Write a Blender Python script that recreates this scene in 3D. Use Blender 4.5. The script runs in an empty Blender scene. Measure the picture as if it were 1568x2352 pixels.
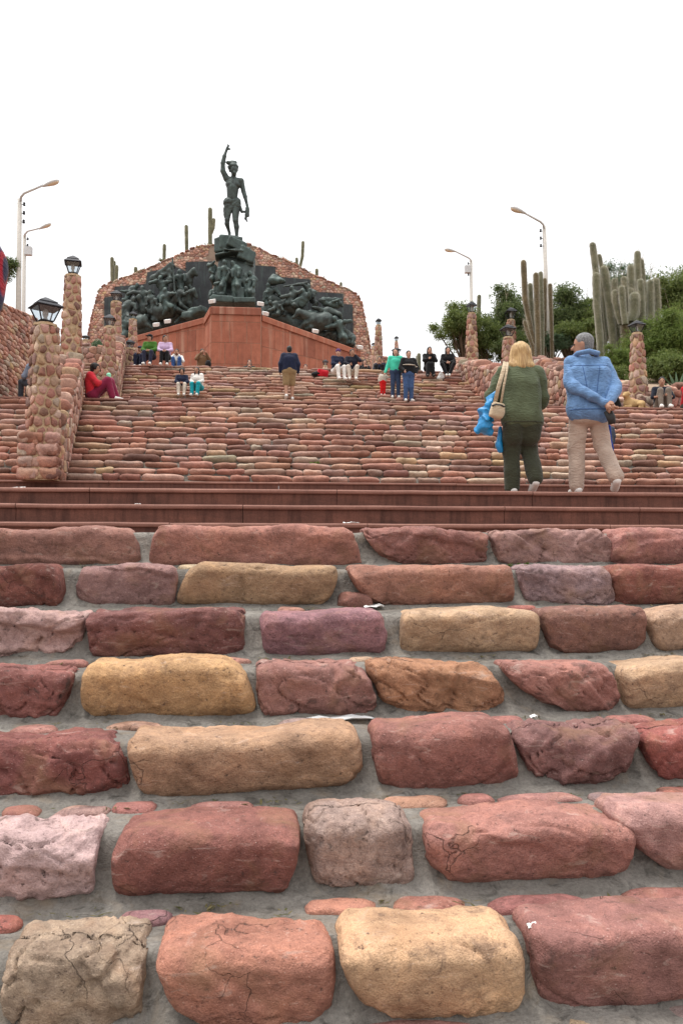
import bpy, math, random
import numpy as np
from mathutils import Vector, Matrix, noise

# ---------------------------------------------------------------- camera, sky, sun, exposure
SC = bpy.context.scene
COL = SC.collection
R = math.radians
EZ = 1.285                      # eye height above the lowest ground
YAW, PITCH, FPX = R(5.14), R(3.42), 1907.0
cam_data = bpy.data.cameras.new('camera')
cam_data.sensor_fit = 'VERTICAL'; cam_data.sensor_height = 36.0
cam_data.lens = 36.0 * FPX / 2352.0
cam_data.clip_start = 0.05; cam_data.clip_end = 6000
cam = bpy.data.objects.new('camera', cam_data); COL.objects.link(cam)
cam.location = (0, 0, EZ)
cam.rotation_euler = (math.pi / 2 + PITCH, 0, -YAW)
SC.camera = cam

SUN_EL, SUN_AZ = R(74), R(285)      # azimuth clockwise from +Y
world = bpy.data.worlds.new('World'); SC.world = world
world.use_nodes = True
wn = world.node_tree; wn.nodes.clear()
w_out = wn.nodes.new('ShaderNodeOutputWorld'); w_bg = wn.nodes.new('ShaderNodeBackground')
w_sky = wn.nodes.new('ShaderNodeTexSky'); w_sky.sky_type = 'NISHITA'; w_sky.sun_disc = False
w_sky.sun_elevation = SUN_EL; w_sky.sun_rotation = SUN_AZ; w_sky.dust_density = 4.0
w_hs = wn.nodes.new('ShaderNodeHueSaturation'); w_hs.inputs['Saturation'].default_value = 0.25
w_tc = wn.nodes.new('ShaderNodeTexCoord')
w_no = wn.nodes.new('ShaderNodeTexNoise'); w_no.inputs['Scale'].default_value = 2.2
w_no.inputs['Detail'].default_value = 5; w_no.inputs['Roughness'].default_value = 0.5
w_map = wn.nodes.new('ShaderNodeMapping'); w_map.inputs['Scale'].default_value = (1, 1, 2.4)
w_cr = wn.nodes.new('ShaderNodeValToRGB')
w_cr.color_ramp.elements[0].position = 0.3; w_cr.color_ramp.elements[0].color = (9.0, 9.1, 9.3, 1)
w_cr.color_ramp.elements[1].position = 0.6; w_cr.color_ramp.elements[1].color = (10.6, 10.6, 10.6, 1)
w_mix = wn.nodes.new('ShaderNodeMixRGB'); w_mix.inputs['Fac'].default_value = 0.86
wn.links.new(w_sky.outputs[0], w_hs.inputs['Color'])
wn.links.new(w_tc.outputs['Generated'], w_map.inputs[0]); wn.links.new(w_map.outputs[0], w_no.inputs['Vector'])
wn.links.new(w_no.outputs['Fac'], w_cr.inputs[0])
wn.links.new(w_hs.outputs[0], w_mix.inputs['Color1']); wn.links.new(w_cr.outputs[0], w_mix.inputs['Color2'])
w_sep = wn.nodes.new('ShaderNodeSeparateXYZ'); wn.links.new(w_tc.outputs['Generated'], w_sep.inputs[0])
w_mr = wn.nodes.new('ShaderNodeMapRange'); w_mr.inputs['From Min'].default_value = 0.0; w_mr.inputs['From Max'].default_value = 1.0
w_mr.inputs['To Min'].default_value = 0.84; w_mr.inputs['To Max'].default_value = 2.1        # the plain overcast law, even all round
wn.links.new(w_sep.outputs['Z'], w_mr.inputs['Value'])
w_ov = wn.nodes.new('ShaderNodeVectorMath'); w_ov.operation = 'SCALE'
wn.links.new(w_mix.outputs[0], w_ov.inputs[0]); wn.links.new(w_mr.outputs[0], w_ov.inputs['Scale'])
wn.links.new(w_ov.outputs[0], w_bg.inputs['Color']); w_bg.inputs['Strength'].default_value = 0.07
wn.links.new(w_bg.outputs[0], w_out.inputs[0])

sun_data = bpy.data.lights.new('sun', 'SUN'); sun_data.energy = 1.5; sun_data.angle = R(20)
sun_data.color = (1.0, 0.96, 0.9)
sun = bpy.data.objects.new('sun', sun_data); COL.objects.link(sun)
sun_dir = Vector((math.sin(SUN_AZ) * math.cos(SUN_EL), math.cos(SUN_AZ) * math.cos(SUN_EL), math.sin(SUN_EL)))
sun.rotation_euler = sun_dir.to_track_quat('Z', 'Y').to_euler()
sun.location = sun_dir * 60
SC.view_settings.view_transform = 'Standard'; SC.view_settings.look = 'None'
SC.view_settings.exposure = 0.7; SC.view_settings.gamma = 1.0
SC.cycles.max_bounces = 4; SC.cycles.diffuse_bounces = 3; SC.cycles.glossy_bounces = 2; SC.cycles.transparent_max_bounces = 8

# ---------------------------------------------------------------- helpers
_F = Vector((math.sin(YAW) * math.cos(PITCH), math.cos(YAW) * math.cos(PITCH), math.sin(PITCH)))
_R = Vector((math.cos(YAW), -math.sin(YAW), 0)); _U = _R.cross(_F)
def P(u, v, Y):
    """World point seen at photograph position (u, v) (1568 px wide) standing Y metres up the stair axis."""
    d = _F + _R * ((u - 784) / FPX) + _U * (-(v - 1176) / FPX)
    return Vector((0, 0, EZ)) + d * (Y / d.y)
def ppm(u, v, Y):               # pixels (1568 scale) per metre there
    return FPX / ((P(u, v, Y) - Vector((0, 0, EZ))).dot(_F))

def lin(r, g, b):
    f = lambda c: (c / 255 / 12.92) if c <= 10.31 else ((c / 255 + 0.055) / 1.055) ** 2.4
    return (f(r), f(g), f(b))

def tag(o, label=None, cat=None, group=None, kind=None):
    if label: o['label'] = label
    if cat: o['category'] = cat
    if group: o['group'] = group
    if kind: o['kind'] = kind
    return o

def mesh(name, V, F, smooth=True):
    """Fast mesh from arrays; F is an (n,k) array or a list of index lists."""
    V = np.asarray(V, dtype=np.float32).reshape(-1, 3)
    me = bpy.data.meshes.new(name)
    if isinstance(F, np.ndarray) and F.ndim == 2:
        n, k = F.shape; flat = F.reshape(-1).astype(np.int32); starts = np.arange(0, n * k, k, dtype=np.int32)
    else:
        ln = np.array([len(f) for f in F], dtype=np.int32); n = len(ln)
        flat = np.fromiter((i for f in F for i in f), dtype=np.int32, count=int(ln.sum()))
        starts = np.concatenate([[0], np.cumsum(ln)[:-1]]).astype(np.int32)
    me.vertices.add(len(V)); me.vertices.foreach_set('co', V.reshape(-1))
    me.loops.add(len(flat)); me.loops.foreach_set('vertex_index', flat)
    me.polygons.add(n); me.polygons.foreach_set('loop_start', starts)
    me.polygons.foreach_set('use_smooth', np.full(n, smooth))
    me.update(calc_edges=True)
    return me

def obj(name, me, mat=None, parent=None, color=None):
    o = bpy.data.objects.new(name, me); COL.objects.link(o)
    if mat is not None and me is not None and not me.materials: me.materials.append(mat)
    if parent is not None: o.parent = parent
    if color is not None: o.color = (*color, 1)
    return o

def empty(name, loc, rz=0.0):
    o = bpy.data.objects.new(name, None); COL.objects.link(o)
    o.location = loc; o.rotation_euler = (0, 0, rz); o.empty_display_size = 0.2
    return o

class MB:
    """Collects shapes into one mesh."""
    def __init__(s): s.V = []; s.F = []
    def add(s, V, F):
        b = len(s.V); s.V.extend([tuple(v) for v in V]); s.F.extend([[i + b for i in f] for f in F]); return s
    def box(s, lo, hi):
        x0, y0, z0 = lo; x1, y1, z1 = hi
        return s.add([(x0,y0,z0),(x1,y0,z0),(x1,y1,z0),(x0,y1,z0),(x0,y0,z1),(x1,y0,z1),(x1,y1,z1),(x0,y1,z1)],
                     [(0,3,2,1),(4,5,6,7),(0,1,5,4),(1,2,6,5),(2,3,7,6),(3,0,4,7)])
    def tube(s, pts, rad, n=8, cap=True, flat=1.0):
        pts = [Vector(p) for p in pts]
        if not hasattr(rad, '__len__'): rad = [rad] * len(pts)
        V = []; up = None
        for i, p in enumerate(pts):
            t = (pts[min(i + 1, len(pts) - 1)] - pts[max(i - 1, 0)]).normalized()
            if up is None or abs(up.dot(t)) > 0.97: up = Vector((0, 0, 1)) if abs(t.z) < 0.9 else Vector((0, 1, 0))
            a = t.cross(up).normalized(); b = a.cross(t).normalized(); up = b
            for k in range(n):
                th = 2 * math.pi * k / n
                V.append(p + a * math.cos(th) * rad[i] + b * math.sin(th) * rad[i] * flat)
        F = []
        for i in range(len(pts) - 1):
            for k in range(n):
                q = (k + 1) % n
                F.append((i*n+k, i*n+q, (i+1)*n+q, (i+1)*n+k))
        if cap:
            F.append(tuple(range(n - 1, -1, -1))); F.append(tuple((len(pts)-1)*n + k for k in range(n)))
        return s.add(V, F)
    def lathe(s, c, prof, n=12, rot=0.0):
        V = []; F = []
        for r, z in prof:
            for k in range(n):
                th = rot + 2 * math.pi * k / n
                V.append((c[0] + r * math.cos(th), c[1] + r * math.sin(th), c[2] + z))
        for i in range(len(prof) - 1):
            for k in range(n):
                q = (k + 1) % n
                F.append((i*n+k, i*n+q, (i+1)*n+q, (i+1)*n+k))
        F.append(tuple(range(n - 1, -1, -1))); F.append(tuple((len(prof)-1)*n + k for k in range(n)))
        return s.add(V, F)
    def build(s, name, mat, parent=None, smooth=False, color=None):
        return obj(name, mesh(name, s.V, s.F, smooth), mat, parent, color)

# ---- implicit surfaces: capsules, ellipsoids and boxes melted together, meshed with surface nets
def sdf_mesh(prims, h, k=0.03, nf=None, pad=None):
    lo = np.full(3, 1e9); hi = np.full(3, -1e9); bb = []
    for p in prims:
        if p[0] == 'c':
            a, b = np.array(p[1], float), np.array(p[2], float)
            l = np.minimum(a - p[3], b - p[4]); g = np.maximum(a + p[3], b + p[4])
        else:
            c = np.array(p[1], float); m = max(p[2]) if len(p) > 3 and p[3] is not None else None
            rr = np.array(p[2], float) if m is None else np.full(3, np.linalg.norm(p[2]) if p[0] == 'b' else m)
            l, g = c - rr, c + rr
        bb.append((l, g))
        if p[-1] != 'sub': lo = np.minimum(lo, l); hi = np.maximum(hi, g)
    mg = (pad or 0) + k + 2.5 * h
    lo -= mg; hi += mg
    n = np.maximum(np.ceil((hi - lo) / h).astype(int) + 1, 4)
    ax = [lo[i] + h * np.arange(n[i]) for i in range(3)]
    D = np.full(tuple(n), 10.0)
    for p, (l, g) in zip(prims, bb):
        m = 2.2 * k + 3 * h
        i0 = np.clip(np.floor((l - m - lo) / h).astype(int), 0, n - 1); i1 = np.clip(np.ceil((g + m - lo) / h).astype(int) + 1, 1, n)
        sl = tuple(slice(i0[i], i1[i]) for i in range(3))
        X = ax[0][sl[0]][:, None, None]; Y = ax[1][sl[1]][None, :, None]; Z = ax[2][sl[2]][None, None, :]
        if p[0] == 'c':
            a, b = np.array(p[1], float), np.array(p[2], float); ab = b - a; L = max(ab @ ab, 1e-9)
            t = np.clip(((X - a[0]) * ab[0] + (Y - a[1]) * ab[1] + (Z - a[2]) * ab[2]) / L, 0, 1)
            d = np.sqrt((X - a[0] - t * ab[0]) ** 2 + (Y - a[1] - t * ab[1]) ** 2 + (Z - a[2] - t * ab[2]) ** 2) - (p[3] + (p[4] - p[3]) * t)
        else:
            c = p[1]; x, y, z = X - c[0], Y - c[1], Z - c[2]
            if len(p) > 3 and p[3] is not None and p[3] != 'sub':
                M = np.array(p[3]).T
                x, y, z = (M[0, 0]*x + M[0, 1]*y + M[0, 2]*z, M[1, 0]*x + M[1, 1]*y + M[1, 2]*z, M[2, 0]*x + M[2, 1]*y + M[2, 2]*z)
            r = p[2]
            if p[0] == 'e':
                k0 = np.sqrt((x/r[0])**2 + (y/r[1])**2 + (z/r[2])**2); k1 = np.sqrt((x/r[0]**2)**2 + (y/r[1]**2)**2 + (z/r[2]**2)**2) + 1e-9
                d = k0 * (k0 - 1) / k1
            else:
                rd = min(r) * 0.25
                qx, qy, qz = np.abs(x) - r[0] + rd, np.abs(y) - r[1] + rd, np.abs(z) - r[2] + rd
                d = np.sqrt(np.maximum(qx, 0)**2 + np.maximum(qy, 0)**2 + np.maximum(qz, 0)**2) + np.minimum(np.maximum(qx, np.maximum(qy, qz)), 0) - rd
        A = D[sl]
        if p[-1] == 'sub':
            hh = np.clip(0.5 - 0.5 * (A + d) / k, 0, 1); D[sl] = A * (1 - hh) + (-d) * hh + k * hh * (1 - hh)
        else:
            hh = np.clip(0.5 + 0.5 * (A - d) / k, 0, 1); D[sl] = A * (1 - hh) + d * hh - k * hh * (1 - hh)
    if nf is not None:
        D = D + nf(ax[0][:, None, None], ax[1][None, :, None], ax[2][None, None, :])
    return surface_nets(D, lo, h)

def surface_nets(D, lo, h):
    S = D < 0
    c = [S[i:S.shape[0]-1+i, j:S.shape[1]-1+j, l:S.shape[2]-1+l] for i in (0, 1) for j in (0, 1) for l in (0, 1)]
    cnt = sum(x.astype(np.int8) for x in c)
    act = np.argwhere((cnt > 0) & (cnt < 8))
    idx = np.full(cnt.shape, -1, dtype=np.int64); idx[tuple(act.T)] = np.arange(len(act))
    sm = np.zeros((len(act), 3)); num = np.zeros(len(act))
    offs = [(i, j, l) for i in (0, 1) for j in (0, 1) for l in (0, 1)]
    for a in offs:
        for d in range(3):
            if a[d]: continue
            b = list(a); b[d] = 1
            fa = D[act[:, 0]+a[0], act[:, 1]+a[1], act[:, 2]+a[2]]; fb = D[act[:, 0]+b[0], act[:, 1]+b[1], act[:, 2]+b[2]]
            m = (fa < 0) != (fb < 0); t = np.where(m, fa / np.where(m, fa - fb, 1), 0)
            pt = np.tile(np.array(a, float), (len(act), 1)); pt[:, d] += t
            sm[m] += pt[m]; num[m] += 1
    V = lo + h * (act + sm / num[:, None])
    Fs = []
    for d, (e, g) in enumerate(((1, 2), (2, 0), (0, 1))):
        A = np.take(S, range(S.shape[d]-1), d); B = np.take(S, range(1, S.shape[d]), d)
        for flag, rev in ((A & ~B, False), (~A & B, True)):
            q = np.argwhere(flag)
            ok = (q[:, e] > 0) & (q[:, g] > 0) & (q[:, e] < S.shape[e]-1) & (q[:, g] < S.shape[g]-1); q = q[ok]
            if not len(q): continue
            cs = []
            for de, dg in ((-1, -1), (0, -1), (0, 0), (-1, 0)):
                r = q.copy(); r[:, e] += de; r[:, g] += dg; cs.append(idx[tuple(r.T)])
            f = np.stack(cs, 1)
            Fs.append(f[:, ::-1] if rev else f)
    return V, np.concatenate(Fs)

def folds(amp, fx, seed=0, stretch=(1, 1, 1)):
    r = random.Random(seed); ws = [[r.uniform(-1, 1) * fx * s for s in stretch] + [r.uniform(0, 6.3)] for _ in range(4)]
    def f(X, Y, Z):
        t = 0
        for a, b, c, p in ws:
            q = a*X + b*Y + c*Z + p + 1.6*np.sin(.45*(b*X + c*Y + a*Z) + p)
            t = t + np.abs(np.sin(q * .5)) ** 1.0 - .63
        return amp * t
    return f

def wob(amp, fx, seed=0, stretch=(1, 1, 1)):
    r = random.Random(seed); ws = [[r.uniform(-1, 1) * fx * s for s in stretch] + [r.uniform(0, 6.3)] for _ in range(5)]
    def f(X, Y, Z):
        t = 0
        for a, b, c, p in ws: t = t + np.sin(a*X + b*Y + c*Z + p + 1.3*np.sin(0.7*b*X + 0.8*c*Y + 0.6*a*Z))
        return amp * t / 2.5
    return f

def rotm(rx=0, ry=0, rz=0):
    return [list(r) for r in (Matrix.Rotation(R(rz), 3, 'Z') @ Matrix.Rotation(R(ry), 3, 'Y') @ Matrix.Rotation(R(rx), 3, 'X'))]

# ---------------------------------------------------------------- materials
class NT:
    def __init__(s, name):
        s.m = bpy.data.materials.new(name); s.m.use_nodes = True; s.t = s.m.node_tree; s.t.nodes.clear()
        s.out = s.n('ShaderNodeOutputMaterial'); s.b = s.n('ShaderNodeBsdfPrincipled'); s.l(s.b.outputs[0], s.out.inputs[0])
    def n(s, t, **kw):
        x = s.t.nodes.new(t)
        for k, v in kw.items(): setattr(x, k, v)
        return x
    def l(s, a, b): s.t.links.new(a, b)
    def pos(s, scale=(1, 1, 1), kind='world'):
        g = s.n('ShaderNodeNewGeometry').outputs['Position'] if kind == 'world' else s.n('ShaderNodeTexCoord').outputs['Object']
        mp = s.n('ShaderNodeMapping'); mp.inputs['Scale'].default_value = scale; s.l(g, mp.inputs[0]); return mp.outputs[0]
    def noise(s, vec, scale, detail=4, rough=0.55, dist=0.0):
        x = s.n('ShaderNodeTexNoise'); x.inputs['Scale'].default_value = scale; x.inputs['Detail'].default_value = detail
        x.inputs['Roughness'].default_value = rough; x.inputs['Distortion'].default_value = dist; s.l(vec, x.inputs['Vector']); return x.outputs['Fac']
    def ramp(s, fac, stops):
        x = s.n('ShaderNodeValToRGB'); e = x.color_ramp.elements
        while len(e) < len(stops): e.new(0.5)
        for i, (p, c) in enumerate(stops): e[i].position = p; e[i].color = (*c, 1) if hasattr(c, '__len__') else (c, c, c, 1)
        s.l(fac, x.inputs[0]); return x.outputs[0]
    def mix(s, fac, a, b, mode='MIX'):
        x = s.n('ShaderNodeMixRGB', blend_type=mode)
        for v, i in ((fac, 0), (a, 1), (b, 2)):
            if hasattr(v, 'is_linked'): s.l(v, x.inputs[i])
            else: x.inputs[i].default_value = v if i == 0 else ((*v, 1) if len(v) == 3 else v)
        return x.outputs[0]
    def bump(s, hgt, strength, dist, prev=None):
        x = s.n('ShaderNodeBump'); x.inputs['Strength'].default_value = strength; x.inputs['Distance'].default_value = dist
        s.l(hgt, x.inputs['Height'])
        if prev is not None: s.l(prev, x.inputs['Normal'])
        return x.outputs[0]
    def fin(s, col=None, rough=0.8, metal=0.0, nrm=None, spec=0.3):
        if col is not None:
            if hasattr(col, 'is_linked'): s.l(col, s.b.inputs['Base Color'])
            else: s.b.inputs['Base Color'].default_value = (*col, 1)
        if hasattr(rough, 'is_linked'): s.l(rough, s.b.inputs['Roughness'])
        else: s.b.inputs['Roughness'].default_value = rough
        s.b.inputs['Metallic'].default_value = metal; s.b.inputs['Specular IOR Level'].default_value = spec
        if nrm is not None: s.l(nrm, s.b.inputs['Normal'])
        return s.m

PALETTE = [((.30, .15, .12), 5), ((.37, .205, .17), 6), ((.30, .19, .175), 3), ((.40, .28, .20), 1.5), ((.38, .27, .17), .4),
           ((.45, .33, .28), 2.6), ((.34, .28, .24), 1.0), ((.20, .11, .095), 2.2), ((.41, .26, .225), 4.5)]
PALETTE = [((c[0] * .97, c[1] * .96, c[2] * .88), w) for c, w in PALETTE]
def stone_col(rng, light=1.0):
    c = rng.choices([p[0] for p in PALETTE], [p[1] for p in PALETTE])[0]
    g = rng.uniform(0.85, 1.15) * light
    return tuple(min(0.75, v * g * rng.uniform(0.95, 1.05)) for v in c)

def sandstone(name, src='object', fine=1.0, stain=0.55, dust=0.0, light=1.0):
    t = NT(name)
    if src == 'object': base = t.n('ShaderNodeObjectInfo').outputs['Color']
    else:
        rnd = t.n('ShaderNodeNewGeometry').outputs['Random Per Island']
        tot = sum(p[1] for p in PALETTE); a = 0; st = []
        for c, w in PALETTE: st.append((a / tot, tuple(min(.7, x * light) for x in c))); a += w
        r = t.n('ShaderNodeValToRGB'); r.color_ramp.interpolation = 'CONSTANT'; e = r.color_ramp.elements
        while len(e) < len(st): e.new(0.5)
        for i, (p, c) in enumerate(st): e[i].position = p; e[i].color = (*c, 1)
        t.l(rnd, r.inputs[0]); base = r.outputs[0]
    v = t.pos(); vs = t.pos((1, 1, 3.2))
    big = t.noise(v, 5.5 * fine, 3, 0.6, 0.6); bands = t.noise(vs, 8 * fine, 3, 0.65, 1.2)
    sm = t.noise(v, 46 * fine, 3, 0.7); grit = t.noise(v, 190 * fine, 1, 0.6)
    c = t.mix(1.0, base, t.ramp(big, [(0.25, (.56, .53, .52)), (0.5, (1, 1, 1)), (0.75, (1.28, 1.22, 1.14))]), 'MULTIPLY')
    c = t.mix(0.75, c, t.ramp(bands, [(0.3, (.78, .74, .74)), (0.5, (1, 1, 1)), (0.72, (1.16, 1.12, 1.08))]), 'MULTIPLY')
    orn = t.n('ShaderNodeObjectInfo').outputs['Random']
    c = t.mix(t.ramp(orn, [(0.0, 0.35), (1.0, 0.95)]), c, t.ramp(sm, [(0.28, (.66, .64, .64)), (0.5, (1, 1, 1)), (0.75, (1.28, 1.25, 1.22))]), 'MULTIPLY')
    c = t.mix(0.5, c, t.ramp(grit, [(0.3, (.6, .6, .6)), (0.55, (1, 1, 1)), (0.8, (1.35, 1.35, 1.35))]), 'MULTIPLY')
    st = t.ramp(t.noise(v, 11 * fine, 5, 0.72, 0.4), [(0.56, 0.0), (0.70, 1.0)])
    stm = t.n('ShaderNodeMath', operation='MULTIPLY'); t.l(st, stm.inputs[0]); t.l(t.ramp(orn, [(0.0, stain * 1.2), (0.5, stain * .35), (1.0, stain)]), stm.inputs[1])
    c = t.mix(stm.outputs[0], c, (.07, .045, .04))
    if fine > .9:
        wv = t.n('ShaderNodeVectorMath', operation='ADD'); nz = t.n('ShaderNodeTexNoise'); nz.inputs['Scale'].default_value = 7; nz.inputs['Detail'].default_value = 3; t.l(v, nz.inputs['Vector'])
        sc_ = t.n('ShaderNodeVectorMath', operation='SCALE'); sc_.inputs['Scale'].default_value = .16; t.l(nz.outputs['Color'], sc_.inputs[0]); t.l(v, wv.inputs[0]); t.l(sc_.outputs[0], wv.inputs[1])
        vo = t.n('ShaderNodeTexVoronoi', feature='DISTANCE_TO_EDGE'); vo.inputs['Scale'].default_value = 3.1; t.l(wv.outputs[0], vo.inputs['Vector'])
        ck = t.ramp(vo.outputs['Distance'], [(0.0, .5), (0.006, 0.0)])
        msk = t.ramp(t.noise(v, 2.6, 1, 0.5), [(0.58, 0.0), (0.68, 1.0)])
        ckm = t.n('ShaderNodeMath', operation='MULTIPLY'); t.l(ck, ckm.inputs[0]); t.l(msk, ckm.inputs[1])
        c = t.mix(t.ramp(bands, [(0.60, 0.0), (0.78, 0.5)]), c, (.50, .41, .36))
        c = t.mix(t.ramp(grit, [(0.70, 0.0), (0.78, 0.5)]), c, (.55, .47, .42))
        c = t.mix(t.ramp(sm, [(0.28, 0.75), (0.37, 0.0)]), c, (.06, .04, .035))
        c = t.mix(t.ramp(t.noise(v, 4.3, 3, .6, .8), [(0.52, 0.0), (0.72, 0.45)]), c, (.27, .15, .085))
        c = t.mix(ckm.outputs[0], c, (.05, .035, .03))
    ht = t.n('ShaderNodeMath', operation='ADD'); t.l(sm, ht.inputs[0])
    m2 = t.n('ShaderNodeMath', operation='MULTIPLY'); m2.inputs[1].default_value = 0.35; t.l(grit, m2.inputs[0]); t.l(m2.outputs[0], ht.inputs[1])
    b1 = t.bump(big, 0.5, 0.03 / fine); b2 = t.bump(ht.outputs[0], 0.8, 0.009 / fine, b1); b3 = b2
    if fine > .9:
        iv = t.n('ShaderNodeInvert'); t.l(ckm.outputs[0], iv.inputs['Color']); b3 = t.bump(iv.outputs[0], 0.8, 0.012, b3)
    return t.fin(c, 0.86, 0, b3, 0.25)

MAT = {}
MAT['stone'] = sandstone('sandstone_boulder', 'object', 1.0, 0.75)
MAT['cobble'] = sandstone('sandstone_small', 'object', 0.55, 0.35)
MAT['island'] = sandstone('sandstone_rubble', 'island', 0.5, 0.3, light=1.5)

def mortar(name, c0, c1, sc=1.0):
    t = NT(name); v = t.pos()
    a = t.noise(v, 3.4 * sc, 4, 0.68, 0.3); b = t.noise(v, 75 * sc, 3, 0.75); d = t.noise(v, 13 * sc, 4, 0.72, 0.8)
    c = t.mix(1.0, t.ramp(a, [(0.3, c0), (0.66, c1)]), t.ramp(b, [(0.25, (.68, .68, .68)), (0.75, (1.25, 1.25, 1.25))]), 'MULTIPLY')
    c = t.mix(t.ramp(d, [(0.53, 0.0), (0.68, 0.72)]), c, tuple(x * 0.36 for x in c0))
    c = t.mix(t.ramp(t.noise(v, 6.5 * sc, 3, .7, .6), [(0.55, 0.0), (0.75, 0.55)]), c, (c1[0] * .95, c1[1] * .78, c1[2] * .6))
    return t.fin(c, 0.93, 0, t.bump(b, 0.6, 0.006 / sc, t.bump(d, 0.6, 0.018 / sc)), 0.2)
MAT['mortar'] = mortar('grey_mortar', (.125, .112, .098), (.25, .23, .205))
MAT['mortar_dark'] = mortar('dark_mortar', (.10, .085, .07), (.21, .185, .16), 0.8)
MAT['mortar_tan'] = mortar('tan_mortar', (.36, .25, .15), (.50, .37, .24), 0.7)
MAT['mortar_wall'] = mortar('wall_mortar', (.26, .19, .15), (.36, .27, .21), 0.7)

def slabmat(name, c0, c1, streak=0.6):
    t = NT(name); v = t.pos(); vs = t.pos((5, 5, 0.7)); vx = t.pos((0.5, 1, 2))
    a = t.noise(vx, 2.2, 6, 0.65, 0.5); b = t.noise(v, 85, 4, 0.7); s = t.noise(vs, 2.6, 5, 0.65)
    c = t.mix(1.0, t.ramp(a, [(0.3, c0), (0.7, c1)]), t.ramp(b, [(0.25, (.72, .72, .72)), (0.75, (1.25, 1.25, 1.25))]), 'MULTIPLY')
    c = t.mix(t.ramp(s, [(0.45, 0.0), (0.72, streak)]), c, tuple(x * 0.33 for x in c0))
    return t.fin(c, 0.8, 0, t.bump(b, 0.3, 0.003), 0.3)
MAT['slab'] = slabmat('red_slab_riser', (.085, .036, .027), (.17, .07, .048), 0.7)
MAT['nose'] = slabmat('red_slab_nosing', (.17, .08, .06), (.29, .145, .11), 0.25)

def podmat():
    t = NT('red_ashlar'); v = t.pos(); vs = t.pos((2.2, 2.2, 0.10))
    o = t.n('ShaderNodeObjectInfo').outputs['Random']
    base = t.ramp(o, [(0.0, (.31, .108, .066)), (0.5, (.37, .132, .08)), (1.0, (.25, .086, .054))])
    b = t.noise(v, 30, 6, 0.7); a = t.noise(v, 2.5, 5, 0.6)
    c = t.mix(0.8, base, t.ramp(b, [(0.3, (.75, .75, .75)), (0.7, (1.25, 1.25, 1.25))]), 'MULTIPLY')
    c = t.mix(0.7, c, t.ramp(a, [(0.3, (.75, .72, .7)), (0.7, (1.2, 1.2, 1.2))]), 'MULTIPLY')
    c = t.mix(t.ramp(t.noise(vs, 1.6, 4, 0.6), [(0.53, 0.0), (0.72, 0.55)]), c, (.47, .29, .21))
    c = t.mix(t.ramp(t.noise(t.pos((1.5, 1.5, .15)), 2.3, 4, .6), [(0.56, 0.0), (0.75, 0.5)]), c, (.14, .06, .045))
    return t.fin(c, 0.8, 0, t.bump(b, 0.3, 0.01), 0.25)
MAT['podium'] = podmat()
MAT['joint'] = mortar('podium_joint', (.34, .19, .13), (.42, .26, .19), 0.7)

def bronzemat(name, d, g, pat=0.5):
    t = NT(name); v = t.pos()
    a = t.noise(v, 1.6, 6, 0.65, 0.4); b = t.noise(v, 14, 5, 0.6); s = t.noise(t.pos((3, 3, .5)), 2.0, 5, 0.6)
    c = t.ramp(a, [(0.3, d), (pat + 0.12, g)])
    c = t.mix(t.ramp(s, [(0.5, 0.0), (0.75, 0.5)]), c, (.10, .145, .13))
    c = t.mix(0.6, c, t.ramp(b, [(0.3, (.6, .6, .6)), (0.7, (1.3, 1.3, 1.3))]), 'MULTIPLY')
    return t.fin(c, t.ramp(b, [(0.3, 0.46), (0.7, 0.68)]), 0.4, t.bump(b, 0.35, 0.03), 0.5)
MAT['bronze'] = bronzemat('bronze_dark', (.018, .021, .020), (.065, .085, .078), 0.52)
MAT['verdigris'] = bronzemat('bronze_green', (.022, .028, .027), (.07, .105, .095), 0.55)
MAT['panel'] = bronzemat('bronze_panel', (.022, .024, .027), (.055, .06, .063), 0.6)

def simple(name, col, rough=0.8, metal=0.0, sc=40, amt=0.2, bump=0.2, bd=0.004, spec=0.3):
    t = NT(name); v = t.pos(); a = t.noise(v, sc, 5, 0.65)
    c = t.mix(1.0, col, t.ramp(a, [(0.25, (1 - amt,) * 3), (0.75, (1 + amt,) * 3)]), 'MULTIPLY')
    return t.fin(c, rough, metal, t.bump(a, bump, bd) if bump else None, spec)
MAT['iron'] = simple('black_iron', (.025, .025, .03), 0.5, 0.4, 30, 0.4, 0.2, 0.004)
MAT['concrete'] = simple('pale_concrete', (.50, .47, .43), 0.9, 0, 12, 0.15)
MAT['lampshell'] = simple('grey_lamp_shell', (.55, .55, .55), 0.45, 0.2, 10, 0.08, 0)
MAT['lampglass'] = simple('cream_lamp_bowl', (.62, .50, .36), 0.3, 0, 10, 0.08, 0, 0.004, 0.6)
MAT['white'] = simple('white_paint', (.75, .74, .72), 0.6, 0, 30, 0.08, 0)
MAT['wire'] = simple('grey_wire', (.42, .42, .42), 0.6, 0.2, 30, 0.05, 0)
MAT['bark'] = simple('bark', (.10, .07, .045), 0.95, 0, 25, 0.5, 0.8, 0.02)
MAT['twig'] = simple('pale_twig', (.28, .23, .17), 0.95, 0, 25, 0.3, 0.4, 0.01)
MAT['earth'] = simple('dry_earth', (.28, .20, .14), 0.95, 0, 3, 0.3, 0.5, 0.05)
MAT['pavement'] = simple('landing_paving', (.24, .15, .12), 0.9, 0, 8, 0.3, 0.4, 0.01)
def glassmat():
    t = NT('lantern_glass'); tr = t.n('ShaderNodeBsdfTransparent'); gl = t.n('ShaderNodeBsdfGlossy'); gl.inputs['Roughness'].default_value = 0.08
    tr.inputs[0].default_value = (.9, .93, .95, 1)
    mx = t.n('ShaderNodeMixShader'); mx.inputs[0].default_value = 0.07
    t.l(tr.outputs[0], mx.inputs[1]); t.l(gl.outputs[0], mx.inputs[2]); t.l(mx.outputs[0], t.out.inputs[0]); return t.m
MAT['glass'] = glassmat()
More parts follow.
